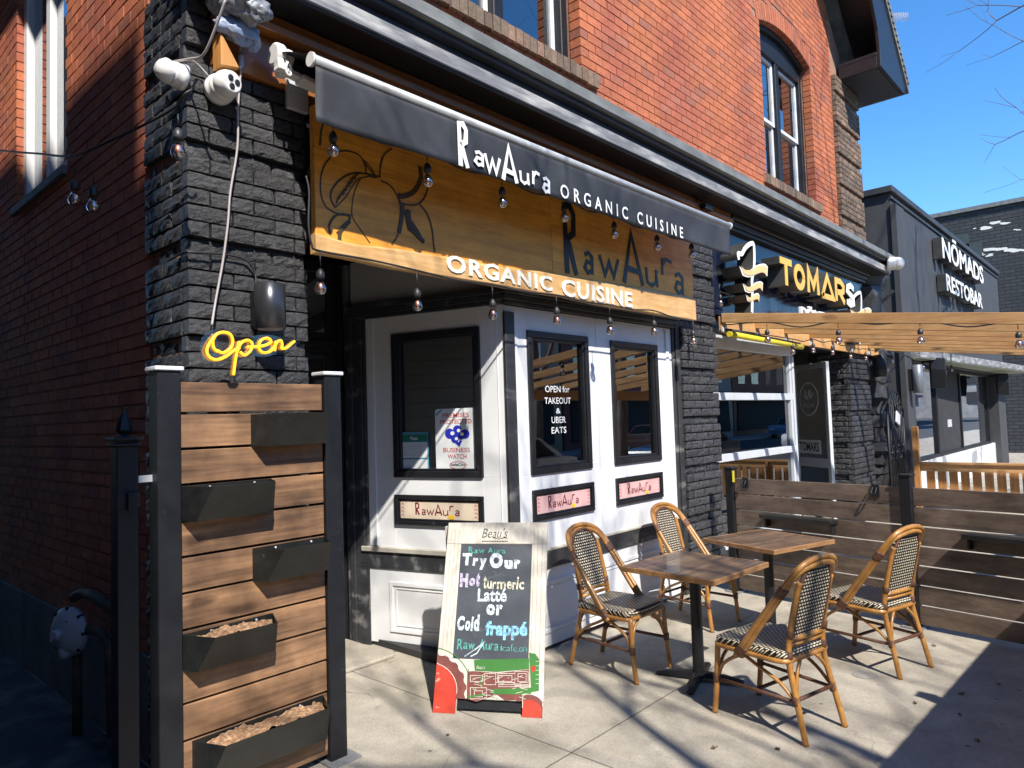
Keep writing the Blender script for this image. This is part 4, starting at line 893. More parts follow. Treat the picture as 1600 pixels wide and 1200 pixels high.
B1=[onY(x,y,3.235) for x,y in ((500,395),(651,425),(769,447),(869,463),(952,478),(1021,487),(1082,503))]
cab=[onY(478,275,3.26),onY(483,300,3.25),onY(482,350,3.245),onY(487,382,3.24)]
for i,p in enumerate(B1):
    cab.append(p+V3((0,0,.01)))
    if i<len(B1)-1: q=(p+B1[i+1])/2; cab.append(q+V3((0,0,-.004+.02*(i==0))))
light_string('clear bulbs hung along the lower edge of the wooden sign',cab,B1,.075,1.2)
B2=[onY(x,y,3.02) for x,y in ((520,196),(667,243),(784,284),(881,315),(959,341),(1026,364),(1080,378))]
cab=[onY(480,270,3.40),onY(499,230,3.3),onY(503,200,3.1)]
for i,p in enumerate(B2):
    cab.append(p+V3((0,0,.03)))
    if i<len(B2)-1: cab.append((p+B2[i+1])/2+V3((0,.02,.0)))
light_string('amber-looking bulbs peeping out below the black valance',cab,B2,.015,1.2)
p=onY(497,288,3.33); light_string('single bulb on a looped lead at the left end of the wooden sign',[onY(478,276,3.40),onY(488,270,3.35),onY(496,280,3.33),p],[p],.005,1.2)
B3=[onX(278,178,1.33),onX(117,262,1.2),onX(146,272,1.2)]
cab=[onX(300,140,1.36),onX(288,148,1.33),onX(276,166,1.33),onX(235,190,1.30),onX(180,216,1.25),onX(115,243,1.2),onX(60,240,1.2),onX(0,235,1.2),onX(-60,225,1.2)]
light_string('bulbs on a dark lead slung from the corner pier across the alley',cab,B3,.05,1.25)
# ------------------------------------------------------------------ odds and ends on the corner pier
def turret(base,n,look,label,s=1.0):
    o=thing('security_camera',label,'security camera',base,'white turret security cameras'); base=V3(base); n=V3(n).normalized(); look=V3(look).normalized()
    m=MB(); m.lathe(base,[(.062*s,0),(.062*s,.025*s),(.056*s,.03*s),(.058*s,.05*s),(.052*s,.07*s)],24,0,n); m.build('housing',MT['white_plastic'],o)
    c=base+n*.085*s; m=MB(); m.lathe(c-look*.05*s,[(.02*s,0),(.045*s,.012*s),(.055*s,.04*s),(.054*s,.06*s),(.046*s,.083*s),(.038*s,.09*s)],24,0,look); e=m.build('eyeball',MT['white_plastic'],o)
    x=look.orthogonal().normalized(); y=look.cross(x); f=c+look*.041*s
    for k in range(3):
        an=k*2.094+.5; q=f+(x*math.cos(an)+y*math.sin(an))*.019*s; m=MB(); m.lathe(q,[(.0125*s,0),(.0125*s,.0025*s),(.009*s,.003*s)],12,0,look); m.build('lens',MT['cable'],e)
    return o
turret(onX(288,122,1.46),(-1,-.05,.05),(-.35,.85,-.45),'white turret camera on the alley side of the black corner pier, turned away',1.02)
turret(onY(340,142,3.455),(0,-1,0),(.18,-1,-.08),'white turret camera with three round lenses on the street face of the corner pier',1.22)
turret(onY(1385,412,3.17),(0.4,-1,-.1),(.9,-.75,-.35),'white turret camera on the far end of the dark cornice',1.9)
m=MB(); m.tube(smooth([onY(375,72,3.42),onY(376,110,3.42),onY(372,170,3.425),onY(371,230,3.43),onY(360,300,3.43),onY(356,350,3.43),onY(348,410,3.43),onY(337,470,3.43),onY(331,508,3.38)],6),.006,6); o=m.build('power_cord',MT['grey_cable']); tag(o,'thin grey-white cord running down the corner pier to the neon Open sign','cord')
m=MB(); m.tube(smooth([onX(352,0,1.46),onX(338,40,1.45),onX(318,85,1.44),onX(296,92,1.44),onX(264,98,1.42),onX(256,104,1.43)],5),.006,6); m.tube(smooth([onX(296,92,1.44),onY(308,100,3.42),onY(325,118,3.42)],4),.005,6); m.build('camera_cable',MT['grey_cable']); tag(bpy.data.objects['camera_cable'],'grey cable looped over the corner pier to the two white cameras','cable')
m=MB(); m.tube(smooth([onX(262,408,1.462),onX(288,394,1.462),onY(300,394,3.44),onY(355,398,3.44),onY(385,407,3.44),onY(398,425,3.44),onY(400,447,3.43)],5),.006,6); o=m.build('lamp_cable',MT['cable']); tag(o,'black cable run across the corner pier into the top of the cylinder lamp','cable')
# wrapped junction and triangular bracket on the beam
def crumple(m,c,r,seed,n=4,st=(1,1,1)):
    import bmesh
    bm=bmesh.new(); bmesh.ops.create_icosphere(bm,subdivisions=n,radius=1)
    for v in bm.verts:
        k=1+.38*mnoise.noise(v.co*1.7+V3((seed,0,0)))+.2*mnoise.noise(v.co*4+V3((0,seed,0)))+.09*mnoise.noise(v.co*9+V3((seed,seed,0)))
        v.co=V3((v.co.x*st[0],v.co.y*st[1],v.co.z*st[2]))*r*k+V3(c)
    m.add([tuple(v.co) for v in bm.verts],[tuple(v.index for v in f.verts) for f in bm.faces],0,True); bm.free()
wb=thing('wrapped_speaker','bundle wrapped in crumpled grey plastic at the left end of the timber beam','wrapped bundle',onY(378,30,3.3))
m=MB(); crumple(m,onY(383,8,3.28),.115,2,4,(1,.7,.75)); crumple(m,onY(402,14,3.24),.08,5,4,(.8,.6,.8)); crumple(m,onY(352,0,3.34),.08,8,4); m.build('plastic_bag',MT['grey_bag'],wb)
m=MB(); crumple(m,onY(372,48,3.34),.085,4,4,(1.25,.6,.75)); crumple(m,onY(392,62,3.34),.05,7,4,(.8,.6,1.1)); crumple(m,onY(377,95,3.40),.022,9,2,(.7,.6,2.4)); m.build('tape',MT['blue_bag'],wb)
tb=MB(); F=FY(3.40); tb.prism(F,[F.px(336,55),F.px(337,108),F.px(366,113)],-.03,.06); o=tb.build('wood_wedge',MT['beam_pale'],bevel=.003); tag(o,'bright orange triangular timber wedge above the street-side camera','bracket')
sp=onY(1102,325,3.33); ss=thing('floodlight','small black spotlight on the right end of the timber beam','spotlight',sp); m=MB(); m.box(sp.x-.08,sp.x+.08,sp.y-.05,sp.y+.02,sp.z-.03,sp.z+.03); m.build('head',MT['metal_black'],ss,bevel=.006); m=MB(); m.tube(smooth([sp+V3((0,.02,.03)),sp+V3((-.12,.03,.06)),sp+V3((-.02,.03,.14)),sp+V3((.05,.02,.25))],5),.007,6); m.tube([sp+V3((0,.01,0)),sp+V3((0,.06,.01))],.02,8); m.build('lead',MT['cable'],ss)
# ------------------------------------------------------------------ neon Open sign on the planter screen
ne=thing('neon_sign','yellow neon script Open sign on clear acrylic standing on the planter screen','neon sign',onY(365,597,3.27))
FN=FY(3.265); P=lambda pts:[FN.px(200+x/4,350+y/4) for x,y in pts]
def nt(m,pts,k,r=.0066): m.tube([FN.p(a,z,.006+k) for a,z in [tuple(q) for q in smooth(P(pts),6)]],r,8)
m=MB()
nt(m,[(555,790),(590,805),(635,780),(652,735),(635,690),(592,677),(552,690),(528,730),(533,775),(560,800)],0)
nt(m,[(548,688),(508,735),(484,790),(500,832),(545,850),(600,832),(650,795),(690,775)],.009)
nt(m,[(690,735),(676,800),(664,870),(655,945)],.002); nt(m,[(674,800),(695,750),(735,728),(766,748),(755,795),(718,822),(692,800)],.010)
nt(m,[(740,770),(790,768),(850,760),(890,738),(868,714),(828,728),(812,770),(838,804),(885,797),(915,760)],.001)
nt(m,[(915,735),(908,795)],.009); nt(m,[(908,790),(925,742),(950,730),(958,755),(955,778),(980,778),(1010,755),(1036,733)],.003)
m.build('tube',emit('yellow_neon',(1,.43,.02),.85),ne)
out=[(452,760),(470,705),(520,662),(600,652),(660,680),(690,708),(760,702),(860,690),(960,708),(1005,728),(1035,706),(1058,722),(1052,752),(990,800),(930,812),(860,830),(780,826),(715,845),(697,870),(690,955),(655,976),(622,955),(630,862),(565,884),(490,868),(456,820)]
m=MB(); m.prism(FN,[tuple(q) for q in smooth(P(out),3,True)],-.006,-.001); m.build('backing',MT['acrylic'],ne)
# ------------------------------------------------------------------ planter screen
PFY=3.28; ps=thing('planter_screen','tall timber planter screen with black posts, stained horizontal boards and five black trough planters','planter screen',(1.73,3.3,0))
XP=[(1.25,1.353),(2.105,2.205)]
for i,(x0,x1) in enumerate(XP):
    m=MB(); m.box(x0,x1,PFY-.005,PFY+.095,.012,2.03); po=m.build('post',MT['metal_black'],ps,bevel=.004)
    m=MB(); m.box(x0-.012,x1+.012,PFY-.017,PFY+.107,2.03,2.05); m.build('cap',MT['cap'],po,bevel=.004)
    m=MB(); m.box(x0-.03,x1+.05,PFY-.06,PFY+.14,0.001,.012); m.build('base_plate',MT['plate'],po)
gz=[646,700,757,816,872,929.4,986,1045,1102,1160.8]
zs=[onY(284,y,3.3).z for y in gz]; zt=onY(283,597,3.3).z
step=(zs[0]-zs[-1])/9; zz=[zt]+[zs[0]-step*k for k in range(12)]
for k in range(12):
    z1=zz[k]-.006 if k else zz[k]; z0=zz[k+1]+.006
    if z0<.02: break
    m=MB(); m.box(1.356,2.102,3.30,3.325,z0,z1); m.build('board',MT['planter'],ps,bevel=.002)
m=MB(); m.box(1.36,1.40,3.327,3.36,.1,1.95); m.box(2.06,2.10,3.327,3.36,.1,1.95); m.build('batten',MT['metal_black'],ps)
def trough(xl,xr,zt,name='planter_box',soil=False,h=.158):
    y0=3.2985; i1,i2=.072,.033; d1,d2=.178,.084; zb=zt-h
    T=[(xl,y0,zt),(xr,y0,zt),(xr-i1,y0-d1,zt),(xl+i1,y0-d1,zt)]; B=[(xl,y0,zb),(xr,y0,zb),(xr-i2,y0-d2,zb),(xl+i2,y0-d2,zb)]
    m=MB(); m.add(T+B,[(4,5,6,7),(0,4,7,3),(3,7,6,2),(2,6,5,1),(1,5,4,0)])
    o=m.build(name,MT['box_black'],ps); s=o.modifiers.new('wall','SOLIDIFY'); s.thickness=.004; s.offset=-1
    m=MB(); n=60; nj=17; vs=[];fs=[]
    for i in range(n+1):
        for j in range(nj):
            u=i/n; v=j/(nj-1); e=.012; x0=xl+e+(i1)*v; x1=xr-e-(i1)*v; x=x0+(x1-x0)*u; y=y0-e-(d1*(.80 if soil else .50))*v
            vs.append((x,y,zt-(.028 if soil else .085)+.022*mnoise.noise(V3((x*14,y*14,zt)))+.009*mnoise.noise(V3((x*55,y*55,zt)))+random.uniform(-.003,.003)+(.018*math.sin(u*3.1) if soil else 0)))
    for i in range(n):
        for j in range(nj-1): q=i*nj+j; fs.append((q,q+1,q+nj+1,q+nj))
    m.add(vs,fs,0,False); m.build('soil',MT['soil'],o)
    m=MB()
    for k in range(2): m.lathe((xl+(xr-xl)*(.3+.5*k),y0-.004,zt-.012),[(.006,0),(.005,.003)],8,0,(0,-1,0))
    m.build('screw',MT['alu'],o)
xA=onY(391.5,660,3.3).x; xB=onY(415,760,3.3).x-.03
trough(xA,2.10,onY(391.5,647.5,3.3).z); trough(1.358,1.80,onY(284,760,3.3).z); trough(xA,2.10,onY(394,857,3.3).z); trough(1.358,1.80,onY(284.4,991.7,3.3).z,soil=True); trough(1.40,2.075,onY(296,1159,3.3).z,soil=True,h=.19)
# gate post with finial
gp=thing('gate_post','slim black iron gate post with spear finial standing left of the planter screen','gate post',(1.14,3.35,0))
m=MB(); m.box(1.096,1.184,3.31,3.39,0,1.70); m.build('post',MT['metal_black'],gp,bevel=.004)
m=MB(); m.box(1.085,1.195,3.295,3.405,1.70,1.712); m.box(1.08,1.20,3.29,3.41,1.724,1.738); m.box(1.095,1.185,3.305,3.395,1.712,1.724); m.build('collar',MT['metal_black'],gp,bevel=.003)
m=MB(); m.lathe((1.14,3.35,1.738),[(.03,0),(.016,.012),(.034,.03),(.028,.06),(.012,.1),(.007,.112),(.011,.122),(.003,.135)],6,sm=False); m.build('finial',MT['metal_black'],gp)
m=MB(); m.box(1.092,1.188,3.302,3.31,1.43,1.50); m.box(1.13,1.15,3.28,3.302,1.42,1.50); m.build('latch',MT['metal_black'],gp,bevel=.003)
m=MB(); m.box(1.184,1.252,3.335,3.355,1.535,1.565); m.build('tie_bar',MT['alu'],gp)
# ------------------------------------------------------------------ gas meter
c=onX(107,986,1.30); gm=thing('gas_meter','round grey gas regulator with pipes on the shaded alley wall','gas meter',(1.38,c.y,0))
ax=V3((-.94,-.34,0))
m=MB(); m.lathe(c+V3((.04,0,0)),[(.08,0),(.125,.015),(.14,.03),(.14,.05),(.12,.062),(.1,.085),(.06,.1),(.02,.104)],28,0,ax); m.build('diaphragm_case',MT['meter'],gm)
m=MB(); m.lathe(c+V3((.04,0,0))+ax*.1,[(.03,0),(.03,.03),(.022,.036)],14,0,ax); m.build('centre_cap',MT['meter'],gm); m=MB(); m.lathe(c+V3((-.02,-.02,-.14)),[(.03,0),(.035,.02),(.03,.06)],12); m.build('vent_cap',MT['meter'],gm)
m=MB()
for k in range(8):
    an=k*math.pi/4; x=V3((.34,-.94,0)); q=c+V3((.04,0,0))+ax*.03+x*.132*math.cos(an)+V3((0,0,1))*.132*math.sin(an); m.lathe(q,[(.011,0),(.011,.03)],6,0,ax)
m.build('bolt',MT['metal_black'],gm)
F=Frame(c+V3((.04,0,0))+ax*.088,(.34,-.94,0),ax); m=MB(); m.fbox(F,-.03,.05,.035,.075,0,.004); m.fbox(F,-.105,-.07,-.055,.0,-.012,-.004,1); m.build('label_plate',[MT['ink'],MT['cap']],gm)
m=MB(); m.tube([c+V3((.05,.02,-.1)),c+V3((.05,.02,-.3)),V3((1.35,c.y+.02,.32)),V3((1.35,c.y+.02,.0))],.026,10); m.tube([c+V3((.06,-.1,.02)),c+V3((.07,-.32,.03)),c+V3((.08,-.42,-.02)),c+V3((.08,-.45,-.5))],.024,10); m.tube(smooth([c+V3((.06,.12,.16)),c+V3((.08,0,.2)),c+V3((.08,-.25,.2)),c+V3((.1,-.4,.16))],4),.03,10); m.build('pipe',mat('rusty_pipe',(.06,.055,.045),rough=.7,var=.4,vs=20,col2=(.13,.08,.04),cs=12),gm)
# ------------------------------------------------------------------ window stickers and plaques
def red(): return MT.setdefault('red_ink',mat('red_ink',(.5,.06,.05),rough=.5))
MT['poster']=mat('poster_white',(.74,.77,.78),rough=.35,var=.03); MT['blue_ink']=mat('blue_ink',(.02,.03,.42),rough=.4)
def onpx(F,x,y,d=0): return F.px(x,y,d)
d=-.024; a0=LF.px(681,690,d)[0]; a1=LF.px(748,690,d)[0]; z1=LF.px(715,638,d)[1]; z0=LF.px(715,739,d)[1]
po=thing('window_poster','white PREMISES PROTECTED BUSINESS WATCH sign with blue emblem in the left shop window','window sign',LF.p((a0+a1)/2,z0,d)); W_=a1-a0; H_=z1-z0
def rrect(a0,a1,z0,z1,r): return [(cx+r*math.cos(t),cz+r*math.sin(t)) for cx,cz,t0 in ((a1-r,z1-r,0),(a0+r,z1-r,90),(a0+r,z0+r,180),(a1-r,z0+r,270)) for t in [R(t0+k*22.5) for k in range(5)]]
m=MB(); m.prism(LF,rrect(a0,a1,z0,z1,.025),d,d+.003); m.build('panel',MT['poster'],po)
U=lambda u,v:(a0+W_*u,z0+H_*v)
m=MB()
for t,u0,u1,v0,v1 in (('PREMISES',.18,.80,.86,.93),('PROTECTED',.12,.86,.76,.83),('BUSINESS',.18,.80,.32,.39),('WATCH',.28,.72,.22,.29)): m.text(LF,t,U(u0,0)[0],U(u1,0)[0],U(0,v0)[1],U(0,v1)[1],d+.004,0,0,bold=.01)
m.build('lettering',red(),po)
m=MB(); k=0
for u,v,r in ((.52,.665,.1),(.34,.61,.11),(.70,.60,.1),(.46,.53,.09),(.60,.56,.06),(.5,.6,.08)):
    cx,cz=U(u,v); m.prism(LF,[(cx+r*W_*math.cos(t),cz+r*W_*.95*math.sin(t)) for t in [j*math.pi/10 for j in range(20)]],d+.0032,d+.004+.0004*k); k+=1
m.ribbon(LF,[U(.46,.5),U(.56,.44),U(.6,.5)],.02,d+.0032,d+.0068)
for (u,v,r) in ((.41,.615,.045),(.56,.655,.04),(.63,.60,.038),(.5,.53,.035)):
    cx,cz=U(u,v); m.prism(LF,[(cx+r*W_*1.1*math.cos(t),cz+r*W_*.9*math.sin(t)) for t in [j*math.pi/6 for j in range(12)]],d+.007,d+.0078,1)
m.build('emblem',[MT['blue_ink'],MT['poster']],po)
m=MB(); m.text(LF,'SafeCity',U(.34,0)[0],U(.70,0)[0],U(0,.095)[1],U(0,.15)[1],d+.004,0,0,bold=.02); m.ribbon(LF,[U(.52+.2*math.cos(t),.12+.055*math.sin(t)) for t in [j*math.pi/10 for j in range(20)]],.004,d+.0032,d+.0045,1,closed=True); m.text(LF,'www.safecity.ca',U(.2,0)[0],U(.9,0)[0],U(0,.025)[1],U(0,.045)[1],d+.004,0,2); m.build('small_lettering',[MT['ink'],red(),mat('grey_ink',(.25,.25,.3))],po)
m=MB(); m.prism(LF,[U(.02,.88),U(.02,.93),U(.12,.985),U(.2,.985)],d+.0032,d+.004); m.build('corner_flash',mat('blue_tape',(.25,.4,.6),rough=.3),po)
a0,a1=LF.px(627,707,d)[0],LF.px(670,707,d)[0]; z1=LF.px(648,675,d)[1]; z0=LF.px(648,740,d)[1]; W_=a1-a0; H_=z1-z0
pp=thing('inspection_notice','green and white Pass notice in the lower left corner of the shop window','window sign',LF.p((a0+a1)/2,z0,d))
m=MB(); m.fbox(LF,a0,a1,z0,z1,d,d+.003,0); m.fbox(LF,a0+.008,a1-.008,z0+H_*.78,z1-.02,d+.003,d+.004,1); m.fbox(LF,a0+.012,a1-.012,z0+H_*.38,z0+H_*.75,d+.003,d+.004,2); m.fbox(LF,a0+.012,a1-.012,z0+H_*.07,z0+H_*.34,d+.003,d+.004,2)
m.build('panel',[mat('notice_blue',(.1,.3,.42),rough=.4),mat('notice_green',(.02,.2,.13),rough=.4),MT['poster']],pp)
m=MB(); m.text(LF,'Pass',a0+W_*.36,a0+W_*.62,z0+H_*.81,z0+H_*.89,d+.0045,0,0,bold=.02)
m.build('lettering',MT['white'],pp)
m=MB()
for k in range(6): m.fbox(LF,a0+.02,a1-.02-.02*(k%3),z0+H_*(.69-.05*k),z0+H_*(.70-.05*k),d+.0042,d+.0048)
m.build('small_print',mat('grey_print',(.35,.42,.45)),pp)
MT['plq']=mat('cream_plaque',(.66,.55,.42),rough=.5,var=.1,vs=5); MT['plq2']=mat('pink_plaque',(.7,.42,.4),rough=.5,var=.12,vs=5,col2=(.72,.56,.5),cs=2)
MT['maroon']=mat('maroon_ink',(.16,.015,.02),rough=.5); MT['yellow_ink']=mat('yellow_blossom',(.75,.48,.04),rough=.5)
for F,P_,mt,lab in ((LF,PL,MT['plq'],'cream RawAura plaque with yellow blossom under the window of the angled left bay side'),(FF,PA,MT['plq2'],'pink RawAura plaque under the front shop window nearest the chalkboard'),(FF,PB,MT['plq2'],'pink RawAura plaque under the front shop window nearest the brick pier')):
    a0,a1,z0,z1=P_; a0+=.052; a1-=.052; z0+=.052; z1-=.052; W_=a1-a0; H_=z1-z0
    o=thing('name_plaque',lab,'plaque',F.p((a0+a1)/2,z0,.003),'plaques under the shop windows')
    m=MB(); m.prism(F,[(a0+.004,z0),(a1-.004,z0),(a1,z0+.01),(a1,z1-.004),(a1-.01,z1),(a0+.006,z1),(a0,z1-.012),(a0,z0+.006)],.0012,.006); m.build('panel',mt,o)
    m=MB(); x=a0+W_*.2; wd=W_*.58
    spec=[('R',0,.1,0,1),('a',.14,.24,0,.5),('w',.26,.42,.02,.5),('A',.44,.60,0,.92),('u',.62,.74,.0,.48),('r',.76,.86,.4,.85),('a',.88,.99,0,.5)]
    glyphs(m,F,[(g,(x+wd*p,x+wd*q,z0+H_*(.22+.7*r),z0+H_*(.22+.7*s))) for g,p,q,r,s in spec],.0105,.0062,.0075); m.build('lettering',MT['maroon'],o)
    m=MB()
    for k in range(7):
        an=k*.9; cx=x+wd*.80+.016*math.cos(an); cz=z0+H_*.15+.008*math.sin(an); m.prism(F,[(cx+.016*math.cos(t),cz+.010*math.sin(t)) for t in [j*math.pi/4 for j in range(8)]],.0062,.0066+.0003*k)
    for sx in (a0+.02,a1-.02):
        for k in range(4):
            cz=z0+H_*(.15+.22*k); m.ribbon(F,[(sx-.012,cz),(sx,cz+.012),(sx+.014,cz-.004)],.005,.0062,.0068,1)
    m.build('blossom',[MT['yellow_ink'],red()],o)
wl=thing('window_lettering','white OPEN for TAKEOUT & UBER EATS lettering on the front shop window','window lettering',FF.p(4.42,1.66,-.02)); m=MB()
for t,x0,x1,y0,y1 in (('OPEN for',852,890,603,613),('TAKEOUT',851,892,621,631),('&',869,876,638,646),('UBER',862,884,651,661),('EATS',862,885,667,677)):
    a0=FF.px(x0,(y0+y1)/2,-.027)[0]; a1=FF.px(x1,(y0+y1)/2,-.027)[0]; m.text(FF,t,a0,a1,FF.px((x0+x1)/2,y1,-.027)[1],FF.px((x0+x1)/2,y0,-.027)[1],-.0275,0,0,bold=.006); m.build('lettering',MT['white'],wl); m=MB()
# ------------------------------------------------------------------ A-frame chalkboard
fl=V3((2.87,3.36,0)); fr_=V3((3.22,2.78,0)); uu=(fr_-fl).normalized(); nn=V3((uu.y,-uu.x,0)); ztop=(-nn*.44+V3((0,0,1.08))); 
AF=Frame(fl,uu,nn); AF.z=ztop.normalized(); AF.n=AF.u.cross(AF.z).normalized(); AW=(fr_-fl).length; AH=ztop.length
ab=thing('chalkboard_sign','white A-frame chalkboard with tractor artwork advertising turmeric latté, standing on the pavement','sandwich board',(3.0,3.0,0))
Zp=lambda x,y:AF.px(640+x/3.157,780+y/3.157)
MT['aframe']=wood('distressed_white_wood',(.62,.58,.5),(.45,.41,.35),2,rough=.55,scale=1.6,island=.05)
MT['slate']=mat('chalk_slate',(.04,.048,.062),rough=.55,var=.25,vs=4,col2=(.085,.095,.11),cs=3,cw=(.42,.75))
ft=.095
cb0=AF.px(716,850); cb1=AF.px(831,1030); c0=max(.1,cb0[0]); c1=min(AW-.1,cb1[0]); cz1=cb0[1]; cz0=AF.px(768,1031)[1]
m=MB(); m.fbox(AF,0,AW,cz1,AH,-.03,0); m.fbox(AF,0,c0,cz0,cz1,-.03,0); m.fbox(AF,c1,AW,cz0,cz1,-.03,0); m.fbox(AF,0,AW,.085,cz0,-.03,0); m.fbox(AF,0,.145,.0,.085,-.03,0); m.fbox(AF,AW-.125,AW,.0,.085,-.03,0)
fo=m.build('front_frame',MT['aframe'],ab,bevel=.004)
m=MB(); m.fbox(AF,c0,c1,cz0,cz1,-.02,-.008); m.build('slate',MT['slate'],ab)
m=MB(); 
for x in (.03,.055,.08,AW-.03,AW-.06,AW-.085): m.fbox(AF,x,x+.0025,.30,AH-.05,.0004,.0012)
m.build('plank_groove',mat('groove_grey',(.3,.28,.25),rough=.8),fo)
m=MB(); m.fbox(AF,.145,AW-.125,.03,.085,-.028,-.018); m.build('lower_rail',MT['metal_black'],ab)
# rear frame
RB=Frame(fl-nn*.44*1.2-uu*.03,uu,nn); RB.z=(nn*.07+V3((0,0,1.07))).normalized(); RB.n=RB.u.cross(RB.z)
m=MB(); AW2=AW-.06; m.fbox(RB,0,.07,0,1.05,-.03,0); m.fbox(RB,AW2-.07,AW2,0,1.05,-.03,0); m.fbox(RB,.07,AW2-.07,.1,1.04,-.025,-.005); m.build('rear_frame',MT['aframe'],ab)
CH_={'teal':(.10,.40,.34),'blue':(.24,.55,.78),'lilac':(.50,.44,.60),'cream':(.62,.6,.45),'wht':(.66,.76,.8)}
mats=[]; idx={}
for k,c in CH_.items(): idx[k]=len(mats); mats.append(mat('chalk_'+k,c,rough=.95,var=.25,vs=60,col2=tuple(.45*v+.03 for v in c),cs=45,cw=(.46,.6)))
def chalk(m,t,a0,a1,z0,z1,d,mi,bd):
    wid={'i':.35,'l':.35,'t':.5,'r':.55,'f':.5,'.':.3,' ':.45,'T':.95,'m':1.4,'w':1.1,'H':1.1,'O':1.15,'R':.95,'A':1.05,'C':1.0}
    hx=dict(zip('acemnorsuvwxz.',[.62]*13+[.12])); tall=max(1 if (ch.isupper() or ch in 'bdfhklté') else .62 for ch in t); desc=any(ch in 'gpqy' for ch in t); tw=sum(wid.get(ch,.75) for ch in t); a=a0; H=z1-z0; b0=z0+(H*.27 if desc else 0); HH=(H*.73 if desc else H)/tall
    for ch in t:
        w=wid.get(ch,.75)/tw*(a1-a0)
        if ch!=' ':
            h=hx.get(ch,1)*HH*random.uniform(.93,1.07); bz=b0+random.uniform(-.04,.04)*HH
            if ch in 'pqgy': bz=b0-.3*HH; h=.95*HH
            m.text(AF,ch,a+w*.05,a+w*.93,bz,bz+h,d,0,mi,bold=bd,slope=random.uniform(-.06,.06),shear=random.uniform(-.05,.1))
        a+=w
MT['ghost']=mat('chalk_ghost',(.075,.085,.095),rough=.9,var=.3,vs=30)
m=MB()
random.seed(31)
for k in range(26):
    a=random.uniform(c0+.03,c1-.16); z=random.uniform(cz0+.05,cz1-.1); pts=[(a+j*random.uniform(.012,.03),z+random.uniform(-.02,.02)) for j in range(5)]
    m.ribbon(AF,[tuple(q) for q in smooth(pts,3)],.006,-.0078,-.0076+.00001*k)
m.build('chalk_ghosts',MT['ghost'],ab)
m=MB(); kk=0
for t,x0,x1,y0,y1,c,bd in (('Raw Aura',288,475,236,266,'teal',.0),('Try',255,382,268,350,'wht',.035),('Our',390,548,268,342,'wht',.045),('Hot',244,347,362,430,'lilac',.04),('turmeric',362,566,382,444,'cream',.012),('Latté',335,478,440,505,'wht',.02),('or',375,460,520,574,'wht',.035),('Cold',232,345,572,648,'wht',.03),('frappé',372,580,602,696,'blue',.03),('Raw Aura',232,440,690,742,'teal',.0),('icafe.on',446,580,715,750,'teal',-.012)):
    ym=(y0+y1)/2; a0=Zp(x0,ym)[0]; a1=Zp(x1,ym)[0]; z1=Zp((x0+x1)/2,y0)[1]; z0=Zp((x0+x1)/2,y1)[1]; sl=(Zp(x1,ym)[1]-Zp(x0,ym)[1])/(a1-a0)
    (chalk(m,t,a0,a1,z0,z1,-.0072+.0003*(kk%3),idx[c],bd*1.5+.008) if 'é' not in t else m.text(AF,t,a0,a1,z0,z1,-.007,0,idx[c],bold=bd*1.3,slope=sl*.5)); kk+=1
m.ribbon(AF,[Zp(*q) for q in ((270,775),(330,735),(370,700),(330,760),(300,775))],.006,-.0075,-.0065,idx['wht'])
m.build('chalk_lettering',mats,ab)
m=MB(); a0,z0=Zp(357,190); a1,z1=Zp(485,143); m.text(AF,"Beau's",a0,a1,z0,z1,.0012,0,0,bold=-.008,shear=.28)
m.ribbon(AF,[Zp(*q) for q in ((410,190),(440,196),(470,190),(484,193))],.004,.0004,.0012)
for k in range(16): a,z=Zp(358+k*8,208); m.fbox(AF,a,a+.008,z-.003,z+.004,.0005,.0011)
m.build('brand_lettering',MT['ink'],ab)
# tractor artwork on the lower half
MT['t_red']=mat('tractor_red',(.46,.04,.02),rough=.5,var=.3,vs=9,col2=(.6,.3,.22),cs=28,cw=(.64,.72)); MT['t_brown']=mat('tractor_brown',(.17,.05,.04),rough=.5,var=.25,vs=20); MT['t_green']=mat('tractor_green',(.04,.17,.03),rough=.5,var=.1)
def circ(cx,cy,r,n=36,teeth=0,lo=None):
    o=[]
    for k in range(n):
        t=2*math.pi*k/n; rr=r+(teeth if (k//2)%2==0 else 0); a,z=Zp(cx+rr*math.cos(t),cy-rr*math.sin(t)); a=min(max(a,.001),AW-.001); z=max(z,(.001 if lo is None else lo)); o.append((a,z))
    return o
def clean(p):
    q=[p[0]]
    for r in p[1:]:
        if abs(r[0]-q[-1][0])+abs(r[1]-q[-1][1])>1e-4: q.append(r)
    return q
m=MB()
def lowclip(p,amax=.144): 
    return clean([(a,max(z,.0852) if a>amax and a<AW-.124 else z) for a,z in p])
m.prism(AF,lowclip(circ(100,935,172,72,9,.0852)),.0004,.0012,1); m.prism(AF,clean(circ(100,940,134,48,0,.0852)),.0013,.002,0); m.fbox(AF,.001,.144,.001,.0850,.0004,.0016,0)
m.prism(AF,clean(circ(588,1045,82,40,0,.0852)),.0004,.0012,1); m.prism(AF,clean(circ(592,1050,60,36,0,.0852)),.0013,.002,0); m.fbox(AF,AW-.124,AW-.001,.001,.0850,.0004,.0012,1); m.prism(AF,clean([(max(a,AW-.123),min(max(z,.0015),.0848)) for a,z in circ(592,1052,60,40,0,.0015)]),.0013,.002,0); m.ribbon(AF,[(min(max(q[0],AW-.123),AW-.002),max(q[1],.002)) for q in [Zp(588+83*math.cos(t),1045-83*math.sin(t)) for t in [R(168-k*9) for k in range(18)]]],.004,.0021,.0027,3)
Q=lambda pts:[Zp(*q) for q in pts]
m.prism(AF,Q([(285,850),(318,848),(430,858),(590,840),(590,990),(470,992),(430,965),(330,1000),(282,985)]),.0004,.001,1)
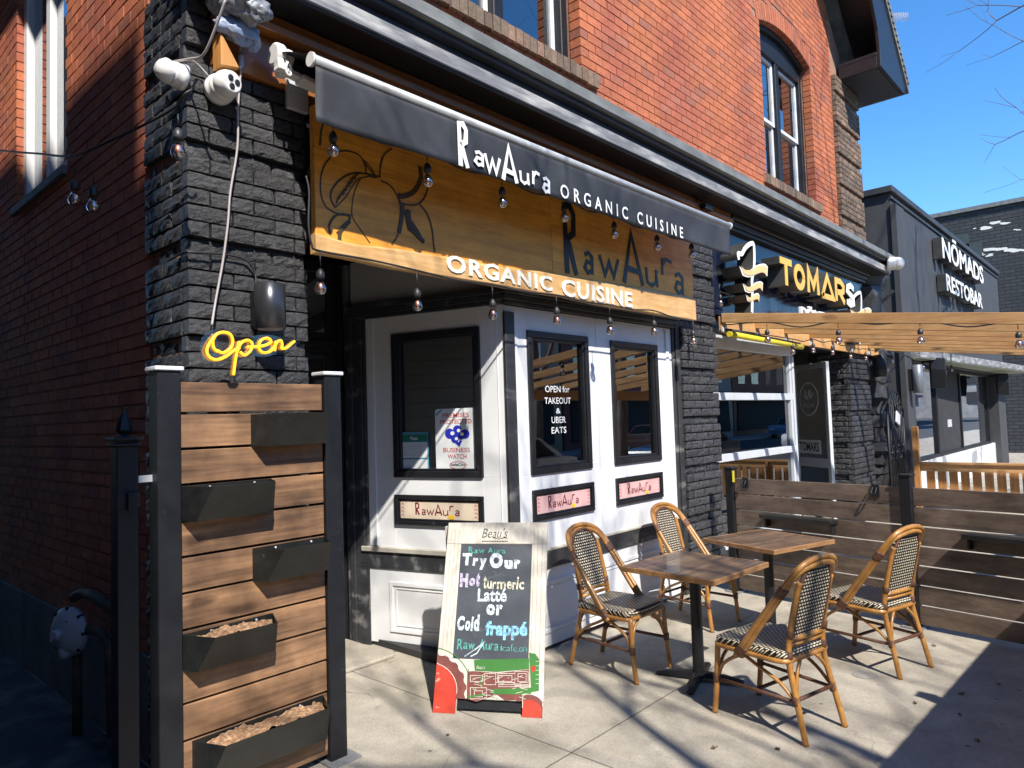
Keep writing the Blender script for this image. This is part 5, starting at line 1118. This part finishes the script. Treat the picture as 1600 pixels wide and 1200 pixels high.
m.prism(AF,Q([(318,792),(590,785),(590,838),(430,852),(322,846)]),.0011,.0017,2); m.prism(AF,Q([(590,757),(620,762),(640,790),(638,945),(600,952)]),.0011,.0018,2); m.prism(AF,Q([(402,937),(600,930),(600,965),(405,960)]),.0011,.0019,2)
m.prism(AF,Q([(595,825),(622,822),(622,845),(605,855)]),.002,.0026,0)
for k in range(6): m.ribbon(AF,Q([(622,800+k*22),(640,800+k*22)]),.003,.0018,.0024,3)
arc=[Zp(100+205*math.cos(t),935-205*math.sin(t)) for t in [R(86-k*7) for k in range(10)]]; m.ribbon(AF,[(max(a,.002),z) for a,z in arc],.005,.0004,.0012,2)
random.seed(4)
for x0,y0,x1,y1 in ((435,860,520,905),(440,870,505,900),(520,850,585,920),(535,860,575,900),(300,870,360,900),(370,860,425,915),(440,915,590,925),(300,930,380,985),(320,945,360,975),(545,905,585,930)):
    m.ribbon(AF,Q([(x0,y0),(x1,y0),(x1,y1),(x0,y1)]),.0035,.0019,.0025,3,closed=True)
for k in range(34): x=random.uniform(300,570); y=random.uniform(865,980); m.ribbon(AF,Q([(x,y),(x+random.uniform(10,40),y+random.uniform(-14,14))]),.0032,.0026,.003+.0001*k,3)
m.ribbon(AF,Q([(290,835),(292,890)]),.004,.0004,.001,2); m.ribbon(AF,Q([(355,870),(348,920)]),.008,.003,.0036,2); m.ribbon(AF,Q([(285,975),(370,965)]),.01,.003,.0036,2)
m.ribbon(AF,[(max(q[0],.004),q[1]) for q in [Zp(100+134*math.cos(t),940-134*math.sin(t)) for t in [R(80-k*8) for k in range(12)]]],.004,.0021,.0027,3)
m.text(AF,"Beau's",*( [Zp(330,838)[0],Zp(372,838)[0],Zp(350,838)[1],Zp(350,820)[1]] ),.0022,0,3,shear=.25)
m.build('tractor_artwork',[MT['t_red'],MT['t_brown'],MT['t_green'],MT['aframe']],ab)
# ------------------------------------------------------------------ bistro chairs
def make_chair(label):
    o=thing('bistro_chair',label,'chair',(0,0,0),'rattan bistro chairs around the patio tables')
    def B(m,name,mt,par=o,**k): return m.build(name,mt,par,**k)
    m=MB(); pts=[]; # seat outline
    out=smooth([(-.205,-.19),(-.10,-.215),(.10,-.215),(.205,-.19),(.225,0),(.232,.17),(.215,.235),(.10,.25),(-.10,.25),(-.215,.235),(-.232,.17),(-.225,0)],5,True)
    n=len(out); zt,zb=.462,.425; vs=[(0,.02,zt-.008)]+[(x*.55,.02+(y-.02)*.55,zt-.006) for x,y in out]+[(x*.95,.02+(y-.02)*.95,zt) for x,y in out]+[(x,y,zt-.008) for x,y in out]+[(x,y,zb) for x,y in out]; fs=[]
    for i in range(n):
        j=(i+1)%n; fs.append((0,1+i,1+j)); 
        for k in range(3): fs.append((1+k*n+i,1+(k+1)*n+i,1+(k+1)*n+j,1+k*n+j))
    fs.append(tuple(1+3*n+i for i in reversed(range(n)))); m.add(vs,fs,0,True); se=B(m,'seat',MT['weave_seat'])
    m=MB(); m.tube([(x*.985,y*.985,.412) for x,y in out],.0145,8,closed=True); B(m,'seat_rim',MT['bamboo'],se)
    # back legs run up as the back uprights
    def rear(s): return smooth([(s*.185,-.300,0),(s*.176,-.262,.16),(s*.166,-.222,.32),(s*.160,-.205,.44),(s*.156,-.222,.58),(s*.150,-.262,.76),(s*.146,-.285,.84)],5)
    ff=smooth([(.208,.276,0),(.208,.262,.10),(.206,.25,.22),(.200,.238,.42)],4)
    for s in (-1,1):
        m=MB(); m.tube([(s*x,y,z) for x,y,z in ff],.0165,10); l=B(m,'leg',MT['bamboo'])
        m=MB(); m.lathe((s*.2065,.252,.185),[(.0185,0),(.0205,.006),(.0205,.045),(.0185,.05)],12); B(m,'binding',MT['binding'],l)
        m=MB(); m.tube(rear(s),.0165,10); l=B(m,'leg',MT['bamboo'])
        for q,ax_,h in (((s*.1735,-.251,.185),(-.04*s,.25,1),.05),((s*.160,-.207,.42),(0,0,1),.045),((s*.157,-.218,.535),(0,-.15,1),.04)):
            m=MB(); m.lathe(q,[(.0185,0),(.0205,.006),(.0205,h-.006),(.0185,h)],12,0,ax_); B(m,'binding',MT['binding'],l)
    # hoop of two poles
    hoops=[]
    for d in (0,.029):
        half=[(.236-d*.15,.085-d*.9,.385),(.236-d*.3,.02-d*.9,.475),(.231-d*.4,-.09-d*.8,.625),(.222-d*.5,-.195-d*.55,.765),(.205-d*.7,-.262-d*.2,.86),(.165-d*.9,-.302,.922-d*.5),(.095-d*.8,-.322,.955-d*.9),(0,-.330,.966-d)]
        path=half+[(-x,y,z) for x,y,z in reversed(half[:-1])]
        hoops.append([V3(q) for q in smooth(path,6)]); m=MB(); m.tube(hoops[-1],.0165,10); hp=B(m,'hoop',MT['bamboo'])
    for s in (-1,1):
        for i0 in (19,3):
            pa=hoops[0]; pb=hoops[1]; k=i0 if s>0 else len(pa)-1-i0
            q=(pa[k]+pb[k])/2; dr=(pa[k+1]-pa[k-1]).normalized(); w2=(pa[k]-pb[k]); sd=w2.normalized(); sd=(sd-dr*sd.dot(dr)).normalized(); up=dr.cross(sd); hw_=w2.length/2
            vs=[];n=16
            for j in range(7):
                h=-.032+.064*j/6; g=.0195 if j%2 else .0182
                for i in range(n):
                    an=2*math.pi*i/n; vs.append(q+dr*h+sd*(math.cos(an)*g+(hw_ if math.cos(an)>0 else -hw_))+up*math.sin(an)*g)
            m=MB(); m.add(vs,[tuple(range(n-1,-1,-1)),tuple(6*n+i for i in range(n))]+[(j*n+i,j*n+(i+1)%n,(j+1)*n+(i+1)%n,(j+1)*n+i) for j in range(6) for i in range(n)],0,True); B(m,'binding',MT['binding'],hp)
    # woven back with its own arch
    def back_y(z): return -.205-(z-.50)*.245
    arch=[(.128,.525),(.132,.62),(.134,.74),(.128,.82),(.105,.882),(.06,.918),(0,.930)]
    al=smooth([(x,z) for x,z in arch]+[(-x,z) for x,z in reversed(arch[:-1])],4); al=[tuple(q) for q in al]
    m=MB(); N=len(al); vs=[(x,back_y(z)+.004,z) for x,z in al]+[(x,back_y(z)-.006,z) for x,z in al]
    m.add(vs,[tuple(range(N)),tuple(reversed(range(N,2*N)))]+[(i,(i+1)%N+N*0,(i+1)%N+N,i+N) for i in range(N)],0); br=B(m,'backrest',MT['weave_back'])
    m=MB(); m.tube([(x*1.06,back_y(z)-.001,z*1.004) for x,z in al],.0115,8); B(m,'arch_frame',MT['binding'],br)
    m=MB(); m.tube([(-.155,back_y(.52),.515),(-.07,back_y(.52)-.008,.522),(.07,back_y(.52)-.008,.522),(.155,back_y(.52),.515)],.0145,8); m.tube([(-.155,back_y(.5),.488),(.155,back_y(.5),.488)],.0125,8); B(m,'back_rail',MT['bamboo'],br)
    # stretchers and curved braces
    z=.205
    for tb_ in [((s*.206,.25,z),(s*.172,-.25,z)) for s in (-1,1)]+[((-.19,0,z),(.19,0,z)),((-.172,-.25,z+.012),(.172,-.25,z+.012))]:
        m=MB(); m.tube(tb_,.0108,8); B(m,'stretcher',MT['binding'])
    for s in (-1,1):
        for pt in ([(s*.206,.238,.225),(s*.208,.20,.30),(s*.214,.11,.365),(s*.222,.03,.40)],[(s*.196,.245,.235),(s*.16,.236,.33),(s*.09,.225,.392)],[(s*.174,-.235,.215),(s*.182,-.15,.29),(s*.2,-.02,.355),(s*.215,.06,.40)],[(s*.164,-.245,.225),(s*.135,-.232,.33),(s*.075,-.215,.40)]):
            m=MB(); m.tube(smooth(pt,4),.0105,7); B(m,'brace',MT['bamboo'])
    return o
ch=[make_chair('rattan bistro chair with its back to the white bay, at the near table')]
for lab in ('rattan bistro chair nearest the camera, turned away, at the near table','rattan bistro chair in front of the slatted fence, turned away, at the far table','rattan bistro chair in the corner by the brick pier, half hidden behind the tables'):
    c=copy_tree(ch[0]); c['label']=lab; ch.append(c)
for c,(x,y,a) in zip(ch,((4.217,2.90,178.5),(4.055,1.72,-12.8),(5.37,1.575,-16.3),(5.545,3.01,174.8))):
    c.location=(x,y,0); c.rotation_euler=(0,0,R(a))
# ------------------------------------------------------------------ cafe tables
def make_table(label):
    o=thing('cafe_table',label,'table',(0,0,0),'square cafe tables'); h=.35; zt=.76
    m=MB()
    for i in range(5):
        y0=-h+.018+(2*h-.036)*i/5; m.box(-h+.016,h-.016,y0+.002,y0+(2*h-.036)/5-.002,zt-.030,zt+random.uniform(-.0008,.0008))
    m.box(-h,h,-h,-h+.017,zt-.034,zt-.001,1); m.box(-h,h,h-.017,h,zt-.034,zt-.001,1); m.box(-h,-h+.015,-h+.0175,h-.0175,zt-.034,zt-.001,1); m.box(h-.015,h,-h+.0175,h-.0175,zt-.034,zt-.001,1)
    m.build('table_top',[MT['table'],MT['table_edge']],o,bevel=.002)
    m=MB(); m.lathe((0,0,.045),[(.042,0),(.038,.02),(.0375,.64),(.06,.655),(.06,.668)],20); m.box(-.2,.2,-.2,.2,.713,.724); m.build('column',MT['metal_black'],o)
    m=MB()
    for k in range(4):
        an=R(20+90*k); d=V3((math.cos(an),math.sin(an),0)); s=V3((-d.y,d.x,0)); vs=[]
        for t,w_,z0,z1 in ((.0,.040,.03,.062),(.12,.036,.024,.056),(.24,.032,.014,.04),(.285,.028,.010,.028)):
            c=d*t; vs+=[tuple(c-s*w_+V3((0,0,z0))),tuple(c+s*w_+V3((0,0,z0))),tuple(c+s*w_*.6+V3((0,0,z1))),tuple(c-s*w_*.6+V3((0,0,z1)))]
        fs=[(0,3,2,1),(12,13,14,15)]
        for i in range(3):
            for j in range(4): l=(j+1)%4; fs.append((i*4+j,i*4+l,i*4+4+l,i*4+4+j))
        m.add(vs,fs); m.lathe(d*.265,[(.016,0),(.016,.012)],8)
    m.build('cross_base',MT['metal_black'],o,bevel=.004); return o
t1=make_table('square wood-topped cafe table with black pedestal, nearest the chalkboard'); t2=copy_tree(t1); t2['label']='square wood-topped cafe table with black pedestal, nearer the slatted fence'
t1.location=(4.32,2.35,0); t1.rotation_euler=(0,0,R(-4)); t2.location=(5.49,2.34,0); t2.rotation_euler=(0,0,R(-17))
# ------------------------------------------------------------------ patio fence
MTF=MT['fence']
def fence_run(name,label,pts,shelves,hooks,ztop=1.115,mt=None,posts=None):
    o=thing(name,label,'fence',(*pts[0],0))
    for i in range(len(pts)):
        if posts and not posts[i]: continue
        x,y=pts[i]; d=V3((pts[-1][0]-pts[0][0],pts[-1][1]-pts[0][1],0)).normalized(); s=V3((-d.y,d.x,0))
        m=MB(); c=V3((x,y,0)); m.bar(c+V3((0,0,.012)),c+V3((0,0,1.205)),.085,.085,d); m.build('post',MT['metal_black'],o,bevel=.004)
        m=MB(); m.bar(c+V3((0,0,1.206)),c+V3((0,0,1.222)),.10,.10,d); m.build('post_cap',MT['metal_black'],o,bevel=.003); m=MB(); m.bar(c+V3((0,0,.001)),c+V3((0,0,.011)),.16,.16,d); m.build('foot_plate',MT['plate'],o)
    for i in range(len(pts)-1):
        p=V3((*pts[i],0)); q=V3((*pts[i+1],0)); d=(q-p).normalized(); F=Frame(p,d,(-d.y,d.x,0) if False else (d.y,-d.x,0)); Lg=(q-p).length
        if F.n.x>0.2 or F.n.y>.9: F=Frame(p,d,(-d.y,d.x,0))
        n=7; st=(ztop-.025)/n
        for k in range(n):
            z1=ztop-st*k; m=MB(); m.fbox(F,.045,Lg-.045,z1-st+.012,z1,-.012,.012); m.build('board',mt or MTF,o,bevel=.002)
        for (pi,a0,a1,zs_,dp) in shelves:
            if pi==i: m=MB(); m.fbox(F,a0,a1,zs_-.035,zs_,.0125,.012+dp); m.fbox(F,a0+.02,a0+.04,zs_-.12,zs_-.036,.0125,dp*.7); m.fbox(F,a1-.04,a1-.02,zs_-.12,zs_-.036,.0125,dp*.7); m.build('shelf',MT['box_black'],o,bevel=.003)
        for (pi,a) in hooks:
            if pi==i: m=MB(); m.fbox(F,a-.03,a+.03,ztop-.09,ztop+.012,.0125,.022); m.tube(smooth([F.p(a-.015,ztop-.01,.03),F.p(a-.015,ztop-.06,.06),F.p(a+.015,ztop-.06,.06),F.p(a+.015,ztop-.01,.03)],4),.006,6); m.build('hook',MT['metal_black'],o)
    return o
fence_run('slatted_fence','dark stained slatted patio fence with black posts running out from the brick pier',[(6.67,3.18),(6.38,1.54),(6.10,-.03)],[(0,.38,1.08,.80,.12),(1,.42,1.15,.80,.12)],[(0,.17),(0,1.42)])
fence_run('slatted_fence','dark stained slatted street-side fence of the patio behind the camera',[(6.05,.06),(4.4,.12),(2.75,.18)],[(0,.5,.95,1.13,.14)],[],posts=(0,1,1))
yt=MB(); q=onY(1129,735,3.1); yt.box(6.60,6.618,3.12,3.135,1.08,1.19); o=yt.build('yellow_strap',mat('yellow_strap',(.7,.55,.03),rough=.5)); tag(o,'short yellow strap tied to the fence post beside the brick pier','strap')
# ------------------------------------------------------------------ pergola over the neighbour patio
pg=thing('pergola','new pine pergola with deep joists sloping from the shopfront towards the street','pergola',(7.1,3.4,0))
def pz(y): return 2.834-(3.44-y)*.123
NJ=8
for i in range(NJ):
    x=7.115+.86*i; y0,y1=3.40,-.55
    m=MB(); m.add([(x-.036,y0,pz(y0)-.098),(x+.036,y0,pz(y0)-.098),(x+.036,y0,pz(y0)),(x-.036,y0,pz(y0)),(x-.036,y1,pz(y1)-.098),(x+.036,y1,pz(y1)-.098),(x+.036,y1,pz(y1)),(x-.036,y1,pz(y1))],[(0,1,2,3),(7,6,5,4),(0,4,5,1),(1,5,6,2),(2,6,7,3),(3,7,4,0)]); m.build('joist',MT['pine'],pg,bevel=.003)
MT['pine_x']=wood('new_pine_cross',(.62,.35,.14),(.5,.26,.09),0,rough=.6,scale=.8); MT['pine_z']=wood('new_pine_post',(.6,.35,.15),(.48,.25,.09),2,rough=.6,scale=.8)
m=MB(); m.box(7.09,13.2,3.402,3.44,2.62,2.80); m.build('ledger',MT['pine_x'],pg,bevel=.003)
m=MB(); m.box(7.09,13.2,-.42,-.36,pz(-.4)-.30,pz(-.4)-.127); m.build('beam',MT['pine_x'],pg,bevel=.003)
for x in (7.15,10.1,13.1): m=MB(); m.box(x-.045,x+.045,-.45,-.36,0,pz(-.4)-.302); m.build('post',MT['pine_z'],pg,bevel=.003)
m=MB()
for i in range(NJ): x=7.115+.86*i; m.box(x-.05,x+.05,3.385,3.401,2.63,2.68)
m.build('joist_hanger',MT['alu'],pg)
y_=thing('tube_light','bright yellow tube under the pergola ledger above the aluminium shop window','tube light',(8.0,3.33,2.62)); m=MB(); a=onY(1124,512,3.33); b_=onY(1253,546,3.33); m.tube([(7.1,3.33,2.60),(b_.x,3.33,2.57)],.032,10); m.build('tube',mat('yellow_tube',(.72,.58,.03),rough=.35),y_); m=MB(); m.tube([(7.1,3.36,2.645),(b_.x,3.36,2.615)],.02,8); m.build('mount',MT['metal_black'],y_)
random.seed(21)
PB_=[onX(x,y,7.085) for x,y in ((1198,505),(1309,503),(1437,502),(1590,503))]
cab=[(7.085,3.38,2.70)]+sum([[p+V3((0,.0,.01)),(p+(PB_[i+1] if i<3 else p+V3((0,-.6,-.05))))/2+V3((0,0,-.025 if i%2 else -.045))] for i,p in enumerate(PB_)],[])
light_string('big clear bulbs hung along the nearest pergola joist',cab,PB_,.055,1.25)
PL_=[onY(x,y,3.30) for x,y in ((1238,531),(1270,531),(1300,534),(1328,541),(1352,546),(1393,549))]+[V3((14.9,3.2,2.66)),V3((17.35,3.2,2.66))]
cab=[(7.2,3.36,2.66)]+sum([[p+V3((0,0,.01)),(p+(PL_[i+1] if i<len(PL_)-1 else p+V3((1,0,0))))/2+V3((0,0,-.02))] for i,p in enumerate(PL_)],[])
light_string('clear bulbs along the pergola ledger, close to the neighbour shopfront',cab,PL_,.045,1.15)
q0=onY(1125,455,3.38); light_string('single bulb on grey loops at the right brick pier above the pergola',[q0+V3((0,0,.08)),q0,onY(1140,462,3.38),onY(1150,480,3.38),onY(1165,490,3.38)],[q0],.03,1.1)
q1=onY(1083,520,3.39); light_string('bulb hanging against the right brick pier below the wooden sign',[onY(1083,500,3.39),q1],[q1],.005,1.05)
# cedar railing of the next patio
cr=thing('cedar_railing','orange cedar railing with flat boards between the neighbour patio and the charcoal building','railing',(13.95,1.7,0)); m=MB()
X_=13.95; zt=.80
for k in range(22):
    y=3.05-k*.17; m=MB(); m.box(X_,X_+.02,y-.125,y,.05,zt-.09); m.build('baluster',MT['cedar'],cr)
m=MB(); m.box(X_-.03,X_+.05,-.7,3.2,zt-.04,zt); m.box(X_-.001,X_+.03,-.7,3.2,zt-.16,zt-.042); m.build('top_rail',MT['pine'],cr,bevel=.003)
m=MB(); m.box(X_-.1,X_-.01,3.13,3.22,0,1.42); m.build('post',MT['cedar'],cr,bevel=.003); m=MB(); m.box(X_-.05,X_-.002,1.4,1.46,0,zt-.042); m.build('post',MT['cedar'],cr)
# ------------------------------------------------------------------ ground bits
o=MB(); p=onZ(1351,1055); o.lathe((p.x,p.y,.001),[(.075,0),(.075,.003)],24); o=o.build('access_cover',mat('cover_grey',(.3,.28,.25),rough=.8,var=.2,vs=20)); tag(o,'small round access cover set flush in the concrete beside the far chair','ground cover')
MT['leaf']=mat('dry_leaf',(.12,.07,.035),rough=.8,var=.3,vs=20)
random.seed(9); first=True
for (x,y) in ((1527,1158),(1503,1085),(1500,1118),(1215,1172),(885,1037),(1117,1170),(1430,1100),(1460,1010),(620,1018),(700,1150),(1560,1070)):
    p=onZ(x,y); m=MB(); an=random.uniform(0,6.28); s=random.uniform(.010,.022)
    vs=[]
    for k in range(10):
        t=2*math.pi*k/10; r=s*(1 if k%2==0 else .75)*random.uniform(.6,1.25); vs.append((p.x+r*1.5*math.cos(t)*math.cos(an)-r*math.sin(t)*math.sin(an),p.y+r*1.5*math.cos(t)*math.sin(an)+r*math.sin(t)*math.cos(an),.004+random.uniform(0,.012)))
    vs.append((p.x,p.y,.006)); m.add(vs,[(k,(k+1)%10,10) for k in range(10)]); o=m.build('fallen_leaf',MT['leaf']); sl=o.modifiers.new('t','SOLIDIFY'); sl.thickness=.001; tag(o,'small dry brown leaf lying on the concrete','leaf','fallen leaves on the concrete')
# ------------------------------------------------------------------ bare street trees
MT['bark']=mat('grey_bark',(.13,.105,.085),rough=.9,var=.3,vs=12,stretch=(1,1,.3),bump=.8,bs=25)
MT['twig']=mat('brown_twig',(.16,.1,.07),rough=.85,var=.2)
def bare_tree(label,base,h,seed,r0=.13,spread=.62,depth=6,first=.36,lean=(0,0,0),kids=(2,3)):
    rnd=random.Random(seed); o=thing('bare_tree',label,'tree',base,'bare street trees'); tm=MB(); bm_=MB()
    def grow(p,d,l,r,k):
        n=4; pts=[p]; q=V3(p); dd=V3(d)
        for i in range(n):
            dd=(dd+V3((rnd.uniform(-1,1),rnd.uniform(-1,1),rnd.uniform(-.5,.9)))*.13).normalized(); q=q+dd*l/n; pts.append(q.copy())
        (tm if k==0 else bm_).tube(pts,[r*(1-.38*i/n) for i in range(n+1)],9 if k<2 else (6 if k<4 else 4))
        if k>=depth: return
        nk=rnd.randint(*kids)+(1 if k==0 else 0)
        for j in range(nk):
            ax=dd.orthogonal().normalized(); ax.rotate(Matrix.Rotation(j*2*math.pi/nk+rnd.uniform(-.5,.5),3,dd)); nd=(dd+ax*rnd.uniform(spread*.65,spread*1.35)).normalized(); nd=(nd+V3((0,0,.12))).normalized()
            st=pts[-1] if j<2 else pts[rnd.choice((2,3))]
            grow(st,nd,l*rnd.uniform(.66,.86),r*.62*rnd.uniform(.75,1.05),k+1)
    grow(V3(base),(V3((0,0,1))+V3(lean)).normalized(),h*first,r0,0)
    tm.build('trunk',MT['bark'],o); bm_.build('crown',MT['twig'],o); return o
bare_tree('bare street tree behind the camera, its shadow falling across the patio',(1.75,-3.2,-.0),8.5,5,.15,first=.30)
bare_tree('bare street tree further left along the kerb behind the camera',(-2.6,-4.4,0),8.5,12,.15,first=.3)
bare_tree('bare street tree along the kerb shading the charcoal wall',(14.0,-5.0,-.125),9.5,23,.16,first=.3)
bare_tree('bare tree whose twigs reach into the blue sky at the upper right',(13.6,-1.9,0),9.0,41,.15,spread=.7,first=.42,lean=(-.05,.08,0))
# roof antenna
an=thing('grid_antenna','small wire grid antenna standing out from the gable roof','antenna',(14.9,6.0,8.0)); c=onY(1405,27,5.5); an.location=c; m=MB(); F=Frame(c,(.75,-.6,.0),(-.6,-.75,0))
for i in range(9): t=(i-4)/4; m.tube([F.p(-.32,t*.13,-.05*t*t),F.p(.32,t*.13+.06,-.05*t*t)],.006,5)
for i in range(9): t=(i-4)/4; m.tube([F.p(t*.32,-.13+.03*(t+1),0),F.p(t*.32,.13+.03*(t+1),0)],.006,5)
m.build('grid',MT['grey_cable'],an); m=MB(); m.tube([F.p(-.3,-.02,0),F.p(-1.4,-.35,-.1),F.p(-1.5,-1.1,-.1)],.02,6); m.build('mast',MT['grey_cable'],an)
# ------------------------------------------------------------------ what stands off-frame and throws the shade / fills the reflections
nbk=mat('neighbour_brick',(.19,.11,.085),rough=.9,var=.25,vs=3,col2=(.22,.13,.1),cs=12)
gb=thing('neighbour_building','brick building on the other side of the alley, left of the frame','building',(-5,4,0)); m=MB(); m.box(-9,-.93,-1.0,18,0,9.0); m.box(-8.7,-.93,-.74,17.7,9.005,9.85); m.build('wall',nbk,gb)
m=MB(); m.box(-9.05,-.95,-1.03,.2,8.7,8.99); m.build('cornice',MT['black_paint'],gb); m=MB()
for k in range(2): m.box(-6.9+k*3,-5.1+k*3,-.99,-.98+.02,4.2,6.2)
m.build('window',MT['dark_int'],gb)
random.seed(2); x=-26; k=0
for wd,hh,c,lab in ((11,7.5,(.3,.14,.09),'red brick two-storey shop row across the street'),(9,9,(.42,.38,.32),'cream stucco three-storey house across the street'),(12,6.5,(.18,.17,.17),'grey low shop across the street'),(10,8.5,(.34,.17,.1),'orange brick shop with flat roof across the street'),(14,7,(.4,.33,.25),'tan brick terrace across the street'),(12,9.5,(.22,.1,.08),'dark red brick block across the street'),(9,7,(.5,.47,.42),'white painted shop further down the street'),(13,8,(.3,.15,.1),'red brick shop row further down the street'),(11,10,(.36,.3,.22),'buff brick flats further down the street'),(16,6.5,(.2,.21,.22),'grey shop row further down the street'),(14,9,(.33,.16,.1),'orange brick corner block further down the street')):
    o=thing('street_building',lab,'building',(x+wd/2,-17,0)); m=MB(); m.box(x,x+wd-.2,-27,-16.6,-.12,hh); m.box(x-.05,x+wd-.15,-16.6,-16.35,hh-.5,hh+.2); m.build('wall',mat('street_wall',c,rough=.9,var=.2,vs=2),o)
    n=int(wd/2.6)
    for i in range(n):
        for z in (4.0,6.6):
            if z+1.6<hh-.4: m=MB(); xx=x+1+i*2.5; m.box(xx,xx+1.2,-16.6,-16.56,z,z+1.7); m.build('window',MT['pane'],o); 
    m=MB(); m.box(x+.6,x+wd-.9,-16.6,-16.52,.4,2.9); m.build('shopfront',MT['dark_int'],o); m=MB(); m.box(x+.4,x+wd-.6,-16.5,-15.6,2.95,3.3); m.build('shop_canopy',mat('canopy',(.1+.3*random.random(),.12,.14),rough=.7),o)
    x+=wd
o=thing('street_building','distant pale apartment block closing the end of the street','building',(135,-4,0)); m=MB(); m.box(128,142,-30,14,-.12,13); m.build('wall',mat('far_wall',(.3,.28,.26),rough=.9,var=.25,vs=1),o)
for i in range(9):
    for z in (2,5,8): m=MB(); m.box(127.9,128.02,-28+i*4.4,-26+i*4.4,z,z+1.8); m.build('window',MT['dark_int'],o)
def car(label,loc,col):
    o=thing('parked_car',label,'car',(*loc,-.13),'cars parked along the kerb'); X,Y=loc; F=Frame((X,Y,-.13),(1,0,0),(0,-1,0))
    m=MB(); m.prism(F,[tuple(q) for q in smooth([(-2.2,.35),(-2.25,.62),(-2.1,.86),(-1.5,.93),(-.8,.98),(.9,1.0),(1.9,.98),(2.1,.85),(2.15,.5),(2.0,.32),(-2.0,.3)],4,True)],-.87,.87); m.prism(F,[(-1.0,.97),(-.35,1.42),(.9,1.46),(1.75,1.0)],-.72,.72); m.build('body',mat('car_paint',col,rough=.25,coat=.8,var=.03),o,bevel=.06,seg=3)
    for s in (-1,1):
        m=MB(); d0,d1=((.722,.735) if s>0 else (-.735,-.722)); m.prism(F,[(-.82,1.02),(-.3,1.38),(.28,1.40),(.28,1.02)],d0,d1); m.prism(F,[(.34,1.02),(.34,1.40),(.85,1.41),(1.45,1.02)],d0,d1); m.build('side_window',MT['dark_int'],o)
    m=MB(); m.bar((X-1.02,Y,.88),(X-.40,Y,1.26),1.3,.02,(0,0,1)); m.build('windscreen',MT['dark_int'],o)
    for a in (-1.35,1.35):
        for y in (-.8,.8):
            m=MB(); m.lathe((X+a,Y+y-.1,.19),[(.2,0),(.31,.01),(.325,.05),(.325,.15),(.31,.19),(.2,.2)],24,0,(0,1,0)); w_=m.build('wheel',MT['cable'],o)
            m=MB(); m.lathe((X+a,Y+y+(.101 if y>0 else -.115),.19),[(.19,0),(.19,.014)],20,0,(0,1,0)); m.build('rim',MT['alu'],w_)
    for y in (-.6,.6): m=MB(); m.box(X-2.26,X-2.16,Y+y-.18,Y+y+.18,.42,.56); m.build('headlight',MT['cap'],o,bevel=.02)
    return o
car('blue hatchback parked along the kerb opposite the charcoal building',(20.5,-4.0),(.02,.05,.11)); car('white van-like car parked far down the kerb',(33,-4.1),(.7,.7,.7)); car('teal car parked far down the kerb behind the white one',(40,-4.0),(.03,.12,.16)); car('red car parked on the far side of the street',(30,-12.6),(.3,.03,.03)); car('light blue car parked on the far side of the street',(52,-12.6),(.2,.3,.42)); car('silver saloon parked along the kerb opposite the patio',(11.5,-4.1),(.4,.42,.44)); car('dark grey car parked along the kerb behind the camera',(4.5,-4.2),(.06,.06,.07))
